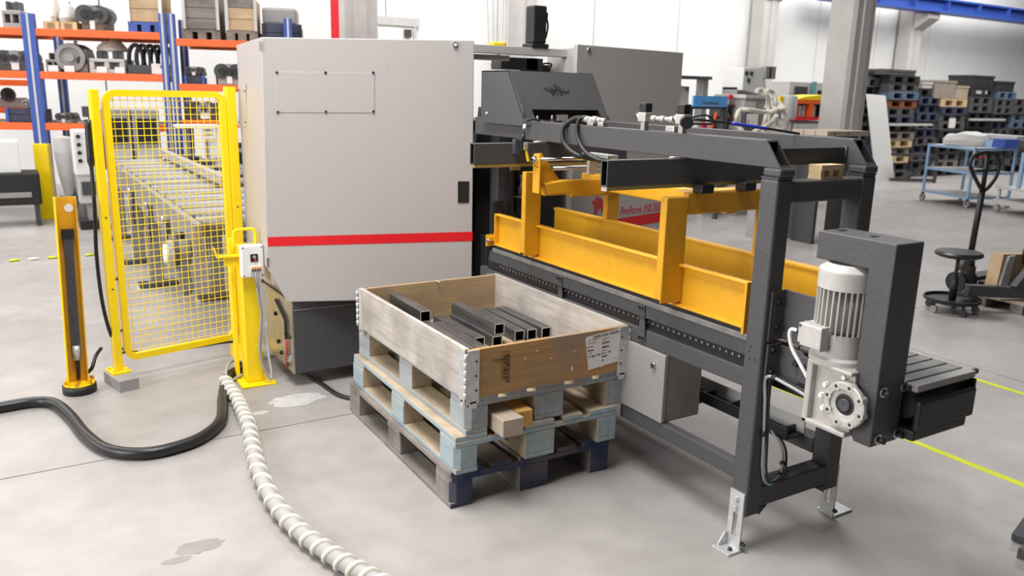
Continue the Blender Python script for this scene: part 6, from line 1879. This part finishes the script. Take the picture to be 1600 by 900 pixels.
# ------------------------------------------------------------------ pallet truck
pt = thing('pallet_truck', 'black pallet truck with teardrop handle behind the stool', 'pallet truck', (7.35, 4.05, 0))
b0 = Vector((7.33, 4.04, 0))
hv = atY(1517, 395, 4.04) - Vector((0, 0, 0))
top = atY(1535, 298, 4.04)
tip = atY(1544, 240, 4.04)
MB().cyl(hv, top, .026, 14).build('drawbar', M_BLACK, pt)
MB().cyl(atY(1515, 418, 4.04), hv, .040, 14).build('pump_head', M_BLACK, pt)
MB().cyl(b0 + Vector((0, 0, .08)), atY(1515, 415, 4.04), .055, 16).build('pump_body', M_BLACK, pt)
for dx in (-.08, .08):
    MB().cyl(b0 + Vector((dx - .025, .05, .09)), b0 + Vector((dx + .025, .05, .09)), .09, 20).build('steer_wheel', M_BLACK, pt)
MB().cyl(atY(1505, 415, 4.0) - Vector((0, .03, 0)), atY(1505, 415, 4.0) + Vector((0, .03, 0)), .05, 16).build('lever_wheel', M_DARK2, pt)
hd_ = [(1535, 300), (1522, 275), (1516, 258), (1521, 245), (1533, 239), (1545, 238), (1556, 243), (1561, 256), (1557, 275), (1545, 292), (1535, 300)]
MB().tube(bez([atY(a, b, 4.04) for a, b in hd_], 5), .016, 8).build('handle_loop', M_BLACK, pt)
MB().cyl(top, tip, .020, 12).build('grip_bar', M_BLACK, pt)
MB().cyl(atY(1524, 267, 4.04), atY(1556, 266, 4.04), .013, 10).build('release_bar', M_BLACK, pt)
MB().bar(atY(1531, 246, 4.0), atY(1538, 245, 4.0), .012, .012).build('red_release', M_RED, pt)
for dx in (-.12, .12):
    MB().box(b0.x + .1, b0.x + 1.2, b0.y + dx - .07, b0.y + dx + .07, .06, .10).build('fork', M_BLACK, pt)

# pallet with carton and steel frame at the right edge
ep = thing('low_pallet', 'low timber pallet under the steel frame at the right picture edge', 'pallet', (7.6, 3.35, 0))
for k in range(3):
    MB().box(6.9, 8.1, 3.02 + .30 * k, 3.12 + .30 * k, 0, .08).build('runner', W_OLD, ep)
for k in range(6):
    MB().box(6.9 + .2 * k, 7.07 + .2 * k, 3.0, 3.75, .08, .10).build('deck_board', W_SAWN, ep)
cx_ = thing('open_carton', 'brown open carton with bubble wrap behind the slanting steel bar', 'box', (7.7, 3.45, .10))
MB().extr([(7.02, 3.62, .10), (7.06, 3.62, .44), (7.55, 3.62, .40), (7.55, 3.62, .10)], (0, .10, 0)).build('side_panel', M_CARD, cx_)
MB().extr([(7.03, 3.60, .12), (7.12, 3.60, .42), (7.22, 3.60, .42), (7.16, 3.60, .12)], (0, .02, 0)).build('bubble_wrap', M_LGREY, cx_)
MB().extr([(7.55, 3.1, .10), (7.60, 3.1, .36), (7.60, 3.70, .36), (7.55, 3.70, .10)], (.02, 0, 0)).build('end_panel', M_CARD, cx_)
sf = thing('machine_stand', 'dark steel frame with a slanting bar at the right picture edge', 'frame', (7.2, 3.4, .1))
MB().bar((6.62, 3.64, .175), (7.60, 3.05, .145), .07, .09).build('lower_bar', M_DARK2, sf)
MB().bar((6.93, 3.42, .20), (7.50, 3.25, .95), .06, .07).build('slanting_bar', M_DARK2, sf)
MB().bar((7.50, 3.25, .10), (7.50, 3.25, .95), .06, .06).build('upright', M_DARK2, sf)
bmt = thing('black_motor', 'black motor under the slanting bar at the right picture edge', 'motor', (7.5, 3.5, .1))
MB().cyl((7.30, 3.55, .42), (7.45, 3.42, .42), .10, 18).build('body', M_BLACK, bmt)
MB().cyl((7.33, 3.52, .22), (7.45, 3.42, .22), .08, 18).build('foot_housing', M_BLACK, bmt)
MB().box(7.3, 7.5, 3.4, 3.6, .10, .20).build('foot', M_DARK2, bmt)
# dark stand foot entering at the lower right
g0 = atZ(1600, 845)
ds = thing('floor_stand', 'dark floor stand foot cut off by the lower right picture edge', 'stand', (g0.x + .06, g0.y, 0))
MB().bar(atZ(1590, 850) + Vector((0, 0, .02)), atZ(1640, 800) + Vector((0, 0, .10)), .05, .03).build('foot_bar', M_DARK2, ds)
MB().bar(atZ(1597, 875) + Vector((0, 0, .02)), atZ(1660, 830) + Vector((0, 0, .02)), .04, .04).build('foot_bar', M_DARK2, ds)
MB().cyl(atZ(1645, 830), atZ(1645, 830) + Vector((0, 0, .8)), .03, 12).build('stem', M_DARK2, ds)
